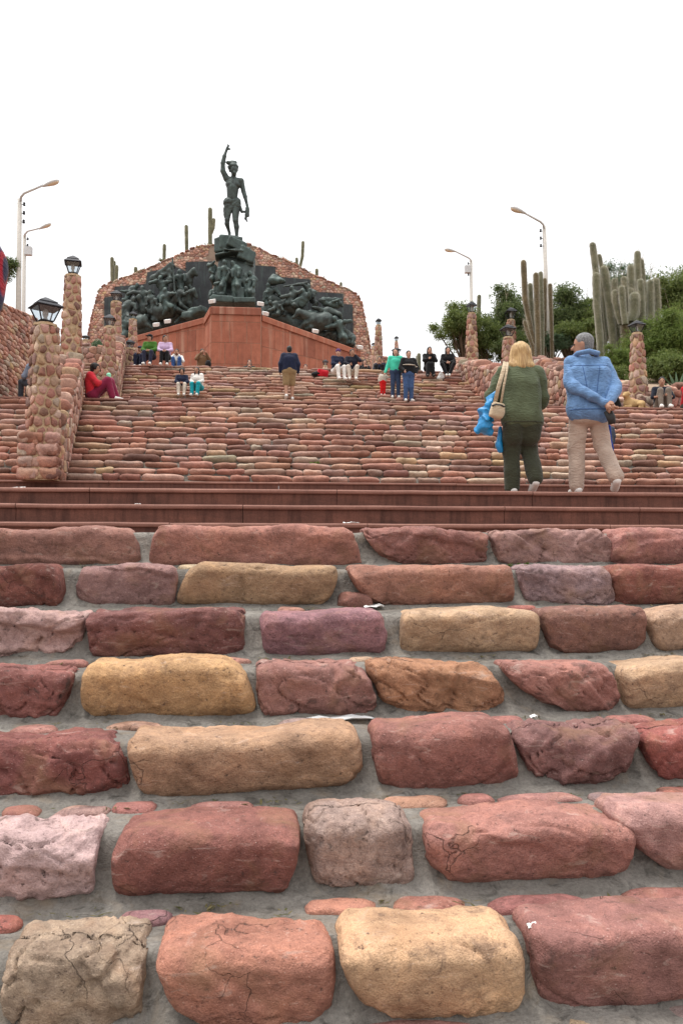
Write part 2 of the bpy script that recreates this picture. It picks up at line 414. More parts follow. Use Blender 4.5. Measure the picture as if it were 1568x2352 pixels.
def leafmat(name, cols, tr=0.5):
    t = NT(name); g = t.n('ShaderNodeNewGeometry').outputs['Random Per Island']
    c = t.ramp(g, [(i / (len(cols) - 1), x) for i, x in enumerate(cols)])
    t.fin(c, 0.6, 0, None, 0.3)
    tl = t.n('ShaderNodeBsdfTranslucent'); t.l(c, tl.inputs[0]); mx = t.n('ShaderNodeMixShader'); mx.inputs[0].default_value = tr
    t.l(t.b.outputs[0], mx.inputs[1]); t.l(tl.outputs[0], mx.inputs[2]); t.l(mx.outputs[0], t.out.inputs[0]); return t.m
MAT['leaf_dark'] = leafmat('leaf_dark', [(.06, .09, .03), (.11, .15, .05), (.17, .20, .085)])
MAT['leaf_mid'] = leafmat('leaf_mid', [(.085, .12, .03), (.14, .185, .05), (.21, .245, .09)])
MAT['leaf_bright'] = leafmat('leaf_bright', [(.09, .135, .03), (.14, .20, .045), (.21, .26, .075)])
MAT['leaf_grey'] = leafmat('leaf_grey', [(.07, .12, .06), (.11, .17, .09), (.15, .21, .13)])
MAT['leaf_dry'] = leafmat('leaf_dry', [(.16, .13, .05), (.10, .11, .04), (.22, .18, .09)])
def cactusmat(name, c0, c1):
    t = NT(name); v = t.pos(); a = t.noise(v, 3, 5, 0.6); b = t.noise(v, 60, 3, 0.7); z = t.noise(t.pos((1, 1, 9)), 2.5, 3, 0.5)
    c = t.mix(1.0, t.ramp(a, [(0.3, c0), (0.7, c1)]), t.ramp(b, [(0.3, (.55, .55, .5)), (0.62, (1.35, 1.35, 1.3))]), 'MULTIPLY')
    c = t.mix(0.5, c, t.ramp(z, [(0.35, (.75, .75, .75)), (0.65, (1.2, 1.2, 1.2))]), 'MULTIPLY')
    t.fin(c, 0.9, 0, t.bump(b, 0.8, 0.03), 0.1)
    t.b.inputs['Sheen Weight'].default_value = 0.9; t.b.inputs['Sheen Roughness'].default_value = 0.35
    t.b.inputs['Sheen Tint'].default_value = (.95, .92, .82, 1); return t.m
MAT['cactus'] = cactusmat('cactus_grey', (.12, .125, .08), (.23, .22, .15))
MAT['cactus_brown'] = cactusmat('cactus_brown', (.11, .085, .05), (.20, .155, .09))
_cl = {}
def cloth(r, g, b, kind='plain'):
    key = (r, g, b, kind)
    if key in _cl: return _cl[key]
    t = NT('cloth_%s_%d_%d_%d' % (kind, r, g, b)); v = t.pos(); base = lin(r, g, b)
    if kind == 'denim':
        a = t.noise(v, 9, 5, 0.65, 0.6); f = t.noise(v, 260, 2, 0.6)
        c = t.mix(1.0, t.ramp(a, [(0.3, tuple(x * .72 for x in base)), (0.7, tuple(min(.8, x * 1.3) for x in base))]), t.ramp(f, [(0.3, (.82,) * 3), (0.7, (1.15,) * 3)]), 'MULTIPLY')
    elif kind == 'stripe':
        w = t.n('ShaderNodeTexWave'); w.bands_direction = 'X'; w.inputs['Scale'].default_value = 5; w.inputs['Distortion'].default_value = 0.6
        t.l(t.pos((1, .4, .12), 'obj'), w.inputs[0]); f = t.noise(v, 150, 2)
        c = t.ramp(w.outputs['Fac'], [(0.0, (.012, .012, .03)), (0.3, (.03, .02, .08)), (0.5, base), (0.75, base), (0.9, (.02, .02, .05))])
    else:
        a = t.noise(v, 6, 4, 0.6); f = t.noise(v, 180, 2, 0.6)
        c = t.mix(1.0, base, t.ramp(a, [(0.3, (.82,) * 3), (0.7, (1.15,) * 3)]), 'MULTIPLY')
    wr = t.noise(t.pos((1, 1, 2.2)), 10, 2, 0.5, 1.8)
    t.fin(c, 0.92, 0, t.bump(wr, 0.5, 0.035), 0.15)
    t.b.inputs['Sheen Weight'].default_value = 0.15
    _cl[key] = t.m; return t.m
MAT['skin'] = simple('skin', (.36, .19, .125), 0.6, 0, 25, 0.1, 0.1, 0.002)
MAT['skin_pale'] = simple('skin_pale', (.50, .29, .21), 0.6, 0, 25, 0.1, 0.1, 0.002)
MAT['spine'] = simple('pale_spines', (.55, .50, .38), 0.8, 0, 10, 0.1, 0)
MAT['dark_hair'] = simple('hair_dark', (.012, .010, .009), 0.5, 0, 120, 0.5, 0.5, 0.01)
def hairmat(name, c0, c1, st):
    t = NT(name); a = t.noise(t.pos(st), 1.0, 4, 0.7, 0.4)
    return t.fin(t.ramp(a, [(0.3, c0), (0.65, c1)]), 0.5, 0, t.bump(a, 0.7, 0.02), 0.4)
MAT['blonde'] = hairmat('hair_blonde', (.28, .15, .06), (.62, .43, .20), (60, 60, 6))
MAT['grey_hair'] = hairmat('hair_grey', (.03, .03, .033), (.25, .25, .25), (70, 70, 70))
MAT['eye'] = simple('eye_dark', (.015, .012, .01), 0.3, 0, 10, 0, 0)
MAT['lip'] = simple('lip', (.25, .09, .07), 0.6, 0, 10, 0, 0)
MAT['sole'] = simple('white_shoe', (.68, .66, .63), 0.7, 0, 40, 0.12, 0.1)
MAT['black_shoe'] = simple('black_shoe', (.03, .03, .03), 0.6, 0, 40, 0.2, 0.1)
# ---------------------------------------------------------------- stones
_cg = {}
def cube_grid(nx, ny, nz):
    if (nx, ny, nz) in _cg: return _cg[(nx, ny, nz)]
    ids = {}; V = []; F = []; N = (nx, ny, nz)
    def vid(i, j, k):
        if (i, j, k) not in ids: ids[(i, j, k)] = len(V); V.append((2*i/nx-1, 2*j/ny-1, 2*k/nz-1))
        return ids[(i, j, k)]
    for d in range(3):
        e, g = (d + 1) % 3, (d + 2) % 3
        for side in (0, N[d]):
            for a in range(N[e]):
                for b in range(N[g]):
                    q = []
                    for da, db in ((0, 0), (1, 0), (1, 1), (0, 1)):
                        c = [0, 0, 0]; c[d] = side; c[e] = a + da; c[g] = b + db; q.append(vid(*c))
                    F.append(q if side else q[::-1])
    r = (np.array(V), np.array(F)); _cg[(nx, ny, nz)] = r; return r

def super_box(nx, ny, nz, n=4.5):
    V, F = cube_grid(nx, ny, nz)
    V = np.sign(V) * np.abs(V) ** 0.9
    m = (np.abs(V) ** n).sum(1) ** (1 / n)
    return V / m[:, None] * 0.5, F

def stone_variant(seed, n=5.0, amp=0.06, res=(12, 6, 6)):
    V, F = cube_grid(*res); V = np.sign(V) * np.abs(V) ** .85
    yz = (np.abs(V[:, 1:]) ** 3.3).sum(1); m = (np.abs(V[:, 0]) ** 6 + yz ** (6 / 3.3)) ** (1 / 6); V = V / m[:, None] * .5
    r = random.Random(seed); o = Vector((r.uniform(0, 90), r.uniform(0, 90), r.uniform(0, 90)))
    W = V.copy(); tp = r.uniform(-.14, .14); tb = r.uniform(0.0, .12)
    for i, p in enumerate(V):
        q = Vector(p)
        d = noise.noise(q * 2.6 + o) * amp * 1.6 + noise.noise(q * 6 + o) * amp * 0.6
        W[i] = q * (1 + d * 1.2)
        W[i][0] *= 1 + tp * p[2] - tb * abs(p[2])
        W[i][2] += 0.13 * noise.noise(Vector((p[0] * 3.2 + o.x, 0, o.y))) * (p[2] > -.3)
    lo = (W[:, 2] < .1) & (W[:, 1] < 0)
    W[lo, 1] += .42 * (.1 - W[lo, 2])
    return mesh('stone', W, F)
VARS = [stone_variant(s) for s in range(18)]
for m in VARS: m.materials.append(MAT['cobble'])

def cobble(parent, x0, x1, y, z0, z1, depth, rng, light=1.0, name='stone', mat=None, jit=True):
    o = bpy.data.objects.new(name, rng.choice(VARS)); COL.objects.link(o); o.parent = parent
    dz = (z1 - z0)
    o.location = ((x0 + x1) / 2, y + depth / 2 - rng.uniform(0, .03) * (1 if jit else 0), (z0 + z1) / 2)
    o.scale = ((x1 - x0) * (-1 if rng.random() < .5 else 1), depth, dz)
    o.rotation_euler = (0, rng.uniform(-.035, .035), rng.uniform(-.04, .04)) if jit else (0, 0, 0)
    o.color = (*stone_col(rng, light), 1)
    return o

def stepped(name, prof, x0, x1, mat, nx=1, parent=None, namp=0.0, kind='structure'):
    """Stepped sheet from a (y, z) profile, closed down at both ends."""
    V = []; F = []; n = len(prof)
    for i in range(nx + 1):
        x = x0 + (x1 - x0) * i / nx
        for (y, z) in prof:
            p = Vector((x, y, z))
            if namp:
                p.z += noise.noise(Vector((x*2.3, y*2.3, 5))) * namp + noise.noise(Vector((x*9, y*9, z*9))) * namp * .5
                p.y += noise.noise(Vector((x*3.1, 7, z*3.1))) * namp + noise.noise(Vector((x*11, 3 + y*4, z*11))) * namp * .6
            V.append(p)
    for i in range(nx):
        for j in range(n - 1):
            F.append((i*n+j, (i+1)*n+j, (i+1)*n+j+1, i*n+j+1))
    o = obj(name, mesh(name, V, F, True), mat, parent)
    if kind: o['kind'] = kind
    return o

# ---------------------------------------------------------------- the ground, far below everything
def plane(name, x0, x1, y0, y1, z, mat, kind='structure'):
    o = obj(name, mesh(name, [(x0,y0,z),(x1,y0,z),(x1,y1,z),(x0,y1,z)], [(0,1,2,3)], False), mat); o['kind'] = kind; return o
plane('ground', -2500, 2500, -2500, 2500, -0.06, MAT['earth'])

# ---------------------------------------------------------------- first flight: big boulders set in grey mortar
RISE, TREAD, Y7 = 0.21, 0.393, 4.716
rowY = lambda i: Y7 - (7 - i) * TREAD
prof = [(-6, -0.012), (1.0, -0.012), (1.7, -0.012), (rowY(1) - .1, -0.012), (rowY(1) - .045, 0.004)]
for i in range(1, 8):
    y, z = rowY(i), RISE * i
    prof += [(y + .012, z - RISE + .006), (y + .045, z - RISE + .03), (y + .072, z - RISE * .5), (y + .08, z - .06), (y + .09, z - .035), (y + .11, z - .02)]
    back = y + TREAD if i < 7 else 5.3
    for f in (0.4, 0.65, 0.87): prof.append((y + .085 + (back - y - .085) * f * .95, z - .016))
    prof.append((back - .05, z - .004 if i < 7 else z - .016))
dense = []
for a, b in zip(prof[:-1], prof[1:]):
    k = 1 if a[1] < 0 else max(1, int(math.hypot(b[0]-a[0], b[1]-a[1]) / 0.05))
    for q in range(k): dense.append((a[0] + (b[0]-a[0])*q/k, a[1] + (b[1]-a[1])*q/k))
dense.append(prof[-1])
stairs1 = stepped('stone_stairs', dense, -3.6, 4.4, MAT['mortar'], 200, None, 0.014)

def rockcol(rgb, k, sat=.70):
    b = lin(*rgb); g = .3 * b[0] + .5 * b[1] + .2 * b[2]
    return tuple(min(.7, (g + (x - g) * sat) * k) for x in b)

def boulder(parent, row, uL, uR, rgb, top=(0, 0), bot=(0, 0), dz=(0, 0), n=4.2, rough=1.0, seed=0, yoff=0.0, name='stone', vr=None, res=(54, 20, 24), fl=1.0, light=1.0):
    """A boulder of one riser: uL,uR its ends in the photograph, top / bot shift the ends of its upper / lower edge (px)."""
    y = rowY(row) + yoff; z1, z0 = RISE * row + .004 + dz[1], RISE * (row - 1) + .004 + dz[0]; uL -= 3; uR += 3
    if vr: z1, z0 = P(700, vr[0], y).z, P(700, vr[1], y).z
    vm = 1290 + (EZ - (z0 + z1) / 2) * FPX / y
    px = lambda u: P(u, vm, y).x
    xl, xr = px(uL), px(uR)
    tl, tr, bl, br = px(uL + top[0]) - xl, px(uR + top[1]) - xr, px(uL + bot[0]) - xl, px(uR + bot[1]) - xr
    r = random.Random(seed * 7 + row * 131 + int(uL)); o = Vector((r.uniform(0, 90), r.uniform(0, 90), r.uniform(0, 90)))
    cx, w, d, hh = (xl + xr) / 2, xr - xl, 0.285, z1 - z0
    V, F = cube_grid(*res); V = np.sign(V) * np.abs(V) ** 0.75
    half = np.array([w, d, hh]) / 2; rad = hh * min(.37, .82 / n)
    q = V * half; q[:, 0] += 0; inn = np.clip(q, -(half - rad), half - rad); dr = q - inn; ln = np.linalg.norm(dr, axis=1)
    q = np.where(ln[:, None] > 1e-6, inn + rad * dr / np.maximum(ln, 1e-6)[:, None], q); V = q / (2 * half)
    W = np.empty_like(V); fr = r.uniform(.7, 1.3); cuts = []
    for _ in range(7):                                  # flat chips broken off the edges and corners
        e = Vector((r.choice((-1, 1)) * r.uniform(.2, 1), -r.uniform(.25, 1), r.choice((-1, -1, 1)) * r.uniform(.25, 1))).normalized()
        sup = (abs(e.x) * half[0] + abs(e.y) * half[1] + abs(e.z) * half[2]); cuts.append((e, sup - rad * .2 - r.uniform(.0, .05) * rough ** .3))
    fract = [(Vector((r.uniform(-1, 1), 0, r.uniform(-1, 1))).normalized(), r.uniform(-.5, .5) * hh, r.uniform(.006, .02) * min(rough, 1.8)) for _ in range(3 if rough > 1.1 else 1)]
    lean = r.uniform(-.05, .05); bulge = r.uniform(.0, .02)
    for i, (a, b, c) in enumerate(V):
        t = c + .5
        wb_, wt_ = (1 - t) ** 1.8, t ** 1.8
        x0 = xl + bl * wb_ + tl * wt_; x1 = xr + br * wb_ + tr * wt_
        qq = Vector((a * w, b * d, c * hh))
        for e, lim in cuts:
            s_ = qq.dot(e) - lim
            if s_ > 0: qq -= e * s_
        for e, off, dep in fract:                       # ledges where a slab has split away
            s_ = (qq.dot(e) + .02 * noise.noise(qq * 7 + o) - off) / .018
            if qq.y < 0: qq.y += dep * max(0.0, min(1.0, s_ + .5))
        a, b, c = qq.x / w, qq.y / d, qq.z / hh
        p = Vector((x0 + (x1 - x0) * (a + .5), y + (b + .5) * d, z0 + hh * (c + .5)))
        q = p + o
        nn = Vector((a * 1.2 * w / hh * .4, b * 2.2, c * 2.2)); nn.normalize()
        p.z += lean * (a * w) * .5; p.y -= bulge * (1 - 4 * c * c) * (b < 0)
        dd = noise.noise(q * 3.2) * .015 + noise.noise(q * 9) * .007 * rough + (noise.fractal(q * 24, 1.0, 2.1, 3) * .006) * rough
        cr = abs(noise.noise(Vector((q.x * 5.0 * fr, q.y * 4, q.z * 8)) + Vector((9, 4, 2))))
        if rough > 1.2 and cr < .03: dd -= (.03 - cr) * .5 * min(rough, 2.0)
        lg = abs(noise.noise(Vector((q.x * 2.1, q.y * 2.4, q.z * 3.3 + 6))))
        if lg < .02: dd -= (.02 - lg) * .5
        dd += (noise.noise(Vector((q.x * 2.6, 0, q.z * 4.5))) > .22) * .006 * rough
        p += nn * dd
        if b < 0: p.y += .075 * max(0.0, .28 - c) * hh / .21 * (-2 * b)     # the face leans in towards its foot
        p.z += .02 * noise.noise(Vector((p.x * 3.7 + o.x, o.y, 1))) * (1 if c > 0 else .5)
        W[i] = p
    W[:, 1] -= .05 * fl
    c = rockcol(rgb, .80 * light)
    return obj(name, mesh(name, W, F), MAT['stone'], parent, c)

B = [  # row, uL, uR, colour, top shift, bottom shift, options
 (7, -60, 320, (176, 116, 98), (30, -28), (0, 0), dict()),
 (7, 342, 828, (184, 114, 94), (22, -30), (0, 0), dict(dz=(-.02, .015))),
 (7, 835, 1120, (160, 98, 86), (0, -6), (62, -8), dict(rough=1.3)),
 (7, 1132, 1414, (176, 126, 116), (0, -18), (30, 0), dict(rough=1.5, n=5)),
 (7, 1404, 1640, (182, 112, 100), (10, 0), (8, 0), dict()),
 (6, -60, 150, (148, 80, 66), (0, -28), (0, -20), dict(rough=1.05, yoff=-.015)),
 (6, 172, 403, (166, 118, 112), (18, -6), (0, -10), dict(rough=1.2)),
 (6, 405, 779, (180, 138, 92), (52, -6), (0, -30), dict(n=3.4, rough=.6)),
 (6, 804, 1178, (180, 116, 90), (0, -14), (70, 0), dict(n=4.6)),
 (6, 1192, 1408, (164, 128, 130), (8, -22), (22, 0), dict(rough=1.4)),
 (6, 1408, 1640, (156, 84, 68), (0, 0), (12, 0), dict(n=5.5)),
 (5, -60, 190, (196, 150, 142), (0, 0), (0, -28), dict(rough=2.0, n=6)),
 (5, 203, 558, (138, 80, 74), (0, 0), (16, 0), dict(rough=1.7, n=7)),
 (5, 598, 884, (164, 108, 116), (0, -12), (10, 0), dict(n=4, rough=.8)),
 (5, 918, 1238, (200, 158, 114), (10, -6), (6, -10), dict(n=4, rough=.5)),
 (5, 1250, 1486, (148, 96, 80), (0, -14), (30, 0), dict(n=5, rough=.9)),
 (5, 1494, 1640, (196, 152, 116), (0, 0), (26, 0), dict(n=3.6, rough=.6)),
 (4, -60, 160, (158, 88, 78), (0, 0), (0, -45), dict(rough=1.6)),
 (4, 173, 588, (206, 152, 84), (30, -60), (20, 0), dict(n=3.2, dz=(0, .03), rough=.9)),
 (4, 588, 866, (164, 106, 94), (0, -40), (22, 0), dict(n=5.5, rough=1.5)),
 (4, 846, 1172, (186, 122, 74), (0, -50), (86, -20), dict(n=3.6, rough=1.8)),
 (4, 1178, 1426, (180, 112, 96), (-20, -40), (118, 0), dict(n=4.4, rough=1.3)),
 (4, 1424, 1640, (202, 158, 112), (6, 0), (26, 0), dict(n=3.8, rough=.6)),
 (3, -80, 290, (144, 76, 68), (0, -40), (0, -8), dict(n=5, rough=2.0)),
 (3, 294, 846, (190, 142, 100), (0, -30), (32, -26), dict(n=4.2, rough=.8, dz=(0, .012))),
 (3, 860, 1194, (164, 98, 84), (0, -40), (24, 0), dict(n=4, rough=.9, dz=(-.01, .04))),
 (3, 1188, 1468, (148, 96, 90), (0, -10), (66, -74), dict(n=4, rough=2.0)),
 (3, 1478, 1680, (164, 80, 70), (0, 0), (60, 0), dict(n=4, rough=1.4)),
 (2, -90, 222, (210, 168, 164), (0, 0), (0, -12), dict(n=7, rough=2.1)),
 (2, 252, 690, (158, 90, 76), (20, -8), (20, -40), dict(n=4.8, rough=.8)),
 (2, 708, 962, (172, 140, 126), (-14, -20), (26, -20), dict(n=3.2, rough=1.4, dz=(-.03, .035))),
 (2, 964, 1470, (182, 114, 98), (20, -26), (46, -30), dict(n=4, rough=.9)),
 (2, 1440, 1720, (192, 134, 124), (-40, 0), (120, 0), dict(n=3.4, rough=.8, dz=(0, .03))),
 (1, -10, 322, (176, 146, 116), (20, 0), (0, -10), dict(n=7, rough=1.9, dz=(0, .01))),
 (1, 362, 774, (190, 116, 86), (0, -10), (66, -20), dict(n=3.8, rough=1.1, dz=(-.01, .02))),
 (1, 778, 1226, (216, 164, 110), (0, -30), (110, -30), dict(n=3.3, rough=1.0, dz=(-.02, .03))),
 (1, 1226, 1680, (170, 106, 94), (0, 0), (30, 0), dict(n=5, rough=.9, dz=(0, .02))),
]
for i, (row, a, b, c, tp, bt, kw) in enumerate(B): boulder(stairs1, row, a, b, c, tp, bt, seed=i, **kw)
boulder(stairs1, 6, 775, 856, (150, 92, 76), (10, -14), (0, 0), seed=50, vr=(1366, 1412), n=3, res=(14, 8, 8), yoff=-.01)
rg = random.Random(5)
for row in range(1, 8):                                   # stones just outside the picture on both sides
    x = P(1700 if row > 1 else 1720, 1290 + (EZ - RISE * row) * FPX / rowY(row), rowY(row)).x
    for k in range(2):
        w = rg.uniform(.4, .75); cobble(stairs1, x, x + w, rowY(row), RISE * (row - 1) + .02, RISE * row + .01, .34, rg); x += w + .06
    x = P(-100, 1290 + (EZ - RISE * row) * FPX / rowY(row), rowY(row)).x
    for k in range(2):
        w = rg.uniform(.4, .75); cobble(stairs1, x - w, x, rowY(row), RISE * (row - 1) + .02, RISE * row + .01, .34, rg); x -= w + .06
# thin flat stones laid flush in the treads
T = [(6, 408, 472, 1303, (205, 180, 140)), (5, 445, 500, 1412, (180, 130, 110)), (5, 640, 700, 1412, (190, 130, 110)), (5, 1160, 1230, 1410, (185, 100, 85)),
     (4, 100, 205, 1540, (190, 120, 105)), (4, 225, 350, 1536, (195, 120, 100)), (4, 480, 575, 1534, (195, 130, 110)), (4, 800, 866, 1530, (200, 160, 125)),
     (3, 20, 130, 1690, (190, 120, 105)), (3, 250, 380, 1690, (205, 150, 120)), (3, 1120, 1200, 1662, (185, 110, 98)), (3, 1390, 1500, 1655, (190, 110, 98)), (3, 640, 760, 1674, (185, 150, 140)),
     (2, 0, 96, 1866, (180, 105, 92)), (2, 124, 246, 1862, (180, 135, 125)), (2, 250, 365, 1862, (190, 112, 100)), (2, 430, 590, 1858, (180, 112, 100)), (2, 880, 1036, 1852, (215, 150, 115)), (2, 1050, 1140, 1842, (190, 115, 104)), (2, 1150, 1330, 1838, (188, 122, 112)), (2, 1350, 1440, 1836, (165, 130, 128)), (2, 1520, 1600, 1834, (190, 105, 88)),
     (1, -40, 46, 2100, (185, 96, 80)), (1, 285, 405, 2082, (165, 110, 115)), (1, 690, 862, 2070, (205, 130, 100)), (1, 900, 1060, 2058, (195, 118, 95)), (1, 1110, 1370, 2048, (180, 104, 96)), (1, 1440, 1600, 2032, (185, 110, 96)),
     (0, 370, 700, 2350, (165, 120, 120)), (0, -20, 180, 2352, (150, 120, 110)), (0, 740, 1130, 2356, (180, 120, 110)), (0, 1240, 1490, 2336, (205, 170, 125)), (0, 1500, 1640, 2322, (160, 135, 130))]
for i, (row, a, b, v, c) in enumerate(T):
    z = RISE * row; dv = v - 1290
    y = (EZ - z) * FPX / dv if dv > 14 else rowY(row) + .3
    hw = .05 if row else .1
    if row: y = rowY(row + 1) - .085 - .015 * (i % 3)
    V, F = super_box(10, 8, 3, 3.2); xl, xr = P(a, v, y).x, P(b, v, y).x
    W = V * np.array([xr - xl, hw * 2, .05]) + np.array([(xl + xr) / 2, y, z - .017])
    for k in range(len(W)):
        q = Vector(W[k]); W[k][0] += noise.noise(q * 7) * .03; W[k][1] += noise.noise(q * 6 + Vector((3, 3, 3))) * .03; W[k][2] += noise.noise(q * 14) * .006
    obj('flat_stone', mesh('flat_stone', W, F), MAT['stone'], stairs1, rockcol(c, .75))

# ---------------------------------------------------------------- dressed red slab steps
lz = RISE * 7
plane('landing', -9, 11, 5.25, 8.14, lz - .012, MAT['pavement'])
slabs = empty('slab_steps', (0, 0, 0)); slabs['kind'] = 'structure'
def slab_course(Y, z, zb, joints, x0=-9, x1=11, depth=.42, parent=slabs, th=.045, over=.03):
    xs = [x0] + [P(u, 1290 - (z - EZ) * FPX / Y, Y).x for u in joints] + [x1]
    for a, b in zip(xs[:-1], xs[1:]):
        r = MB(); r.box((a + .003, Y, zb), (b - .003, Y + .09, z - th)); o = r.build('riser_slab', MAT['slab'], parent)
        V = []; F = []; pr = [(Y + .1, z - th), (Y - over + .008, z - th), (Y - over, z - th + .012), (Y - over, z - .014), (Y - over + .014, z), (Y + depth, z), (Y + depth, z - th)]
        nx = max(2, int((b - a) / .25)); dz = random.Random(int(a * 100)).uniform(-.003, .003)
        for i in range(nx + 1):
            x = a + .004 + (b - a - .008) * i / nx
            for k, (yy, zz) in enumerate(pr): V.append((x, yy + .004 * noise.noise(Vector((x * 5, zz * 30, Y))), zz + dz + .004 * noise.noise(Vector((x * 3, yy * 5, 2)))))
        m = len(pr)
        for i in range(nx):
            for k in range(m): F.append((i*m+k, i*m+(k+1) % m, (i+1)*m+(k+1) % m, (i+1)*m+k))
        F.append(tuple(range(m))[::-1]); F.append(tuple(nx*m + k for k in range(m)))
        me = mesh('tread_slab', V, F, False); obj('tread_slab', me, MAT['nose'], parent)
Z1, Z2, Z3 = EZ + .374, EZ + .575, EZ + .771
slab_course(8.1, Z1, lz - .02, [390, 843, 1398])
slab_course(8.5, Z2, Z1 - .05, [38, 558, 1157, 1466])
slab_course(8.9, Z3, Z2 - .05, [207, 773, 1221])
plane('landing', -11, 14, 9.3, 15.7, Z3 - .004, MAT['pavement'])
hid = [(15.6, .93), (15.95, 1.09), (16.3, 1.26), (16.65, 1.43)]
pz = .771
for y, z in hid: slab_course(y, EZ + z, EZ + pz - .05, [], -11, 14); pz = z
Z4 = EZ + 1.626
slab_course(17.0, Z4, EZ + 1.38, [-120, 251, 640, 1047, 1380], -11, 14, .45)

# ---------------------------------------------------------------- second flight
R2, T2, Y2 = .165, .2475, 17.3
row2 = lambda k: (Y2 + (k - 1) * T2, EZ + 1.626 + R2 * k)
prof = [(17.2, Z4 - .02)]
for k in range(1, 15):
    y, z = row2(k); prof += [(y + .05, z - R2 - .02), (y + .065, z - .05), (y + .1, z - .03)]
prof.append((20.85, row2(14)[1] - .025))
stairs2 = stepped('stone_stairs', prof, -11, 14, MAT['mortar_dark'], 60, None, 0.008)
rg = random.Random(21)
def wall_x(u, v, Y): return P(u, v, Y).x
WA0, WA1 = wall_x(143, 1100, 17.0), wall_x(190, 917, 20.8)          # right face of the wall left of the second flight
wallA = lambda y: WA0 + (WA1 - WA0) * (y - 17.0) / 3.8
def cob_row(parent, xa, xb, y, z0, z1, wmin, wmax, depth, rg, light=1.0, g=.0):
    x = xa
    while x < xb:
        w = rg.uniform(wmin, wmax) if rg.random() > .15 else rg.uniform(wmin * .6, wmin)
        e = rg.uniform(-.03, .008)
        cobble(parent, x, min(x + w, xb + .1), y - rg.uniform(0, .03), z0 - .004, z1 + .016 + e, depth, rg, light); x += w + g
for k in range(1, 15):
    y, z = row2(k); v = 1290 - (z - EZ) * FPX / y
    cob_row(stairs2, wallA(y) + .02, P(1590, v + 20, y).x, y, z - R2, z, .36, .92, .3, rg)
stairs2b = stepped('stone_stairs', [(p[0], p[1] - .03) for p in prof], -11, -5.2, MAT['mortar_dark'], 4, None)
for k in range(1, 15):
    y, z = row2(k); v = 1290 - (z - EZ) * FPX / y
    cob_row(stairs2b, P(-60, v, y).x, wallA(y) - .72, y, z - R2, z, .36, .8, .3, rg)
Z5 = EZ + 4.03
lip = empty('slab_steps', (0, 0, 0)); lip['kind'] = 'structure'
slab_course(20.75, Z5, row2(14)[1] - .05, [-60, 300, 560, 900, 1180, 1420], -12, 15, .5, lip, .05)
plane('landing', -12, 16, 21.2, 25.3, Z5 - .004, MAT['pavement'])

# ---------------------------------------------------------------- third flight (its lower rows are hidden behind the landing)
R3, T3, Y3 = .16, .27, 25.2
row3 = lambda k: (Y3 + (k - 1) * T3, EZ + 3.95 + R3 * k)
prof = [(25.0, Z5 - .02)]
for k in range(1, 21):
    y, z = row3(k); prof += [(y + .05, z - R3 - .02), (y + .065, z - .05), (y + .1, z - .03)]
ZT = row3(20)[1]
prof.append((31.2, ZT - .02))
stairs3 = stepped('stone_stairs', prof, -12, 16, MAT['mortar_dark'], 50, None, 0.006)
X3L0, X3L1 = wall_x(276, 905, 27.5), wall_x(285, 850, 30.6)
X3R0, X3R1 = wall_x(1117, 917, 27.6), wall_x(1059, 862, 30.0)
lw3 = lambda y: X3L0 + (X3L1 - X3L0) * (y - 27.5) / 3.1
rw3 = lambda y: X3R0 + (X3R1 - X3R0) * (y - 27.6) / 2.4
rg = random.Random(33)
for k in range(8, 21):
    y, z = row3(k); cob_row(stairs3, lw3(y) + .02, rw3(y) + .02, y, z - R3, z, .5, 1.05, .32, rg)
XR2 = wall_x(1252, 889, 28.6)
stairs3b = stepped('stone_stairs', [(p[0], p[1] - .03) for p in prof], rw3(26) + .3, 11, MAT['mortar_dark'], 3, None)
for k in range(8, 21):
    y, z = row3(k); cob_row(stairs3b, rw3(y) + .65, XR2 + .3, y, z - R3, z, .5, 1.05, .32, rg)
stairs3c = stepped('stone_stairs', [(p[0], p[1] - .03) for p in prof], -9.5, lw3(26) - .3, MAT['mortar_dark'], 3, None)
for k in range(9, 21):
    y, z = row3(k); cob_row(stairs3c, P(120, 1290 - (z - EZ) * FPX / y, y).x, lw3(y) - .6, y, z - R3, z, .4, .95, .32, rg)
plane('terrace', -30, 26, 31.1, 75, ZT - .024, MAT['pavement'])
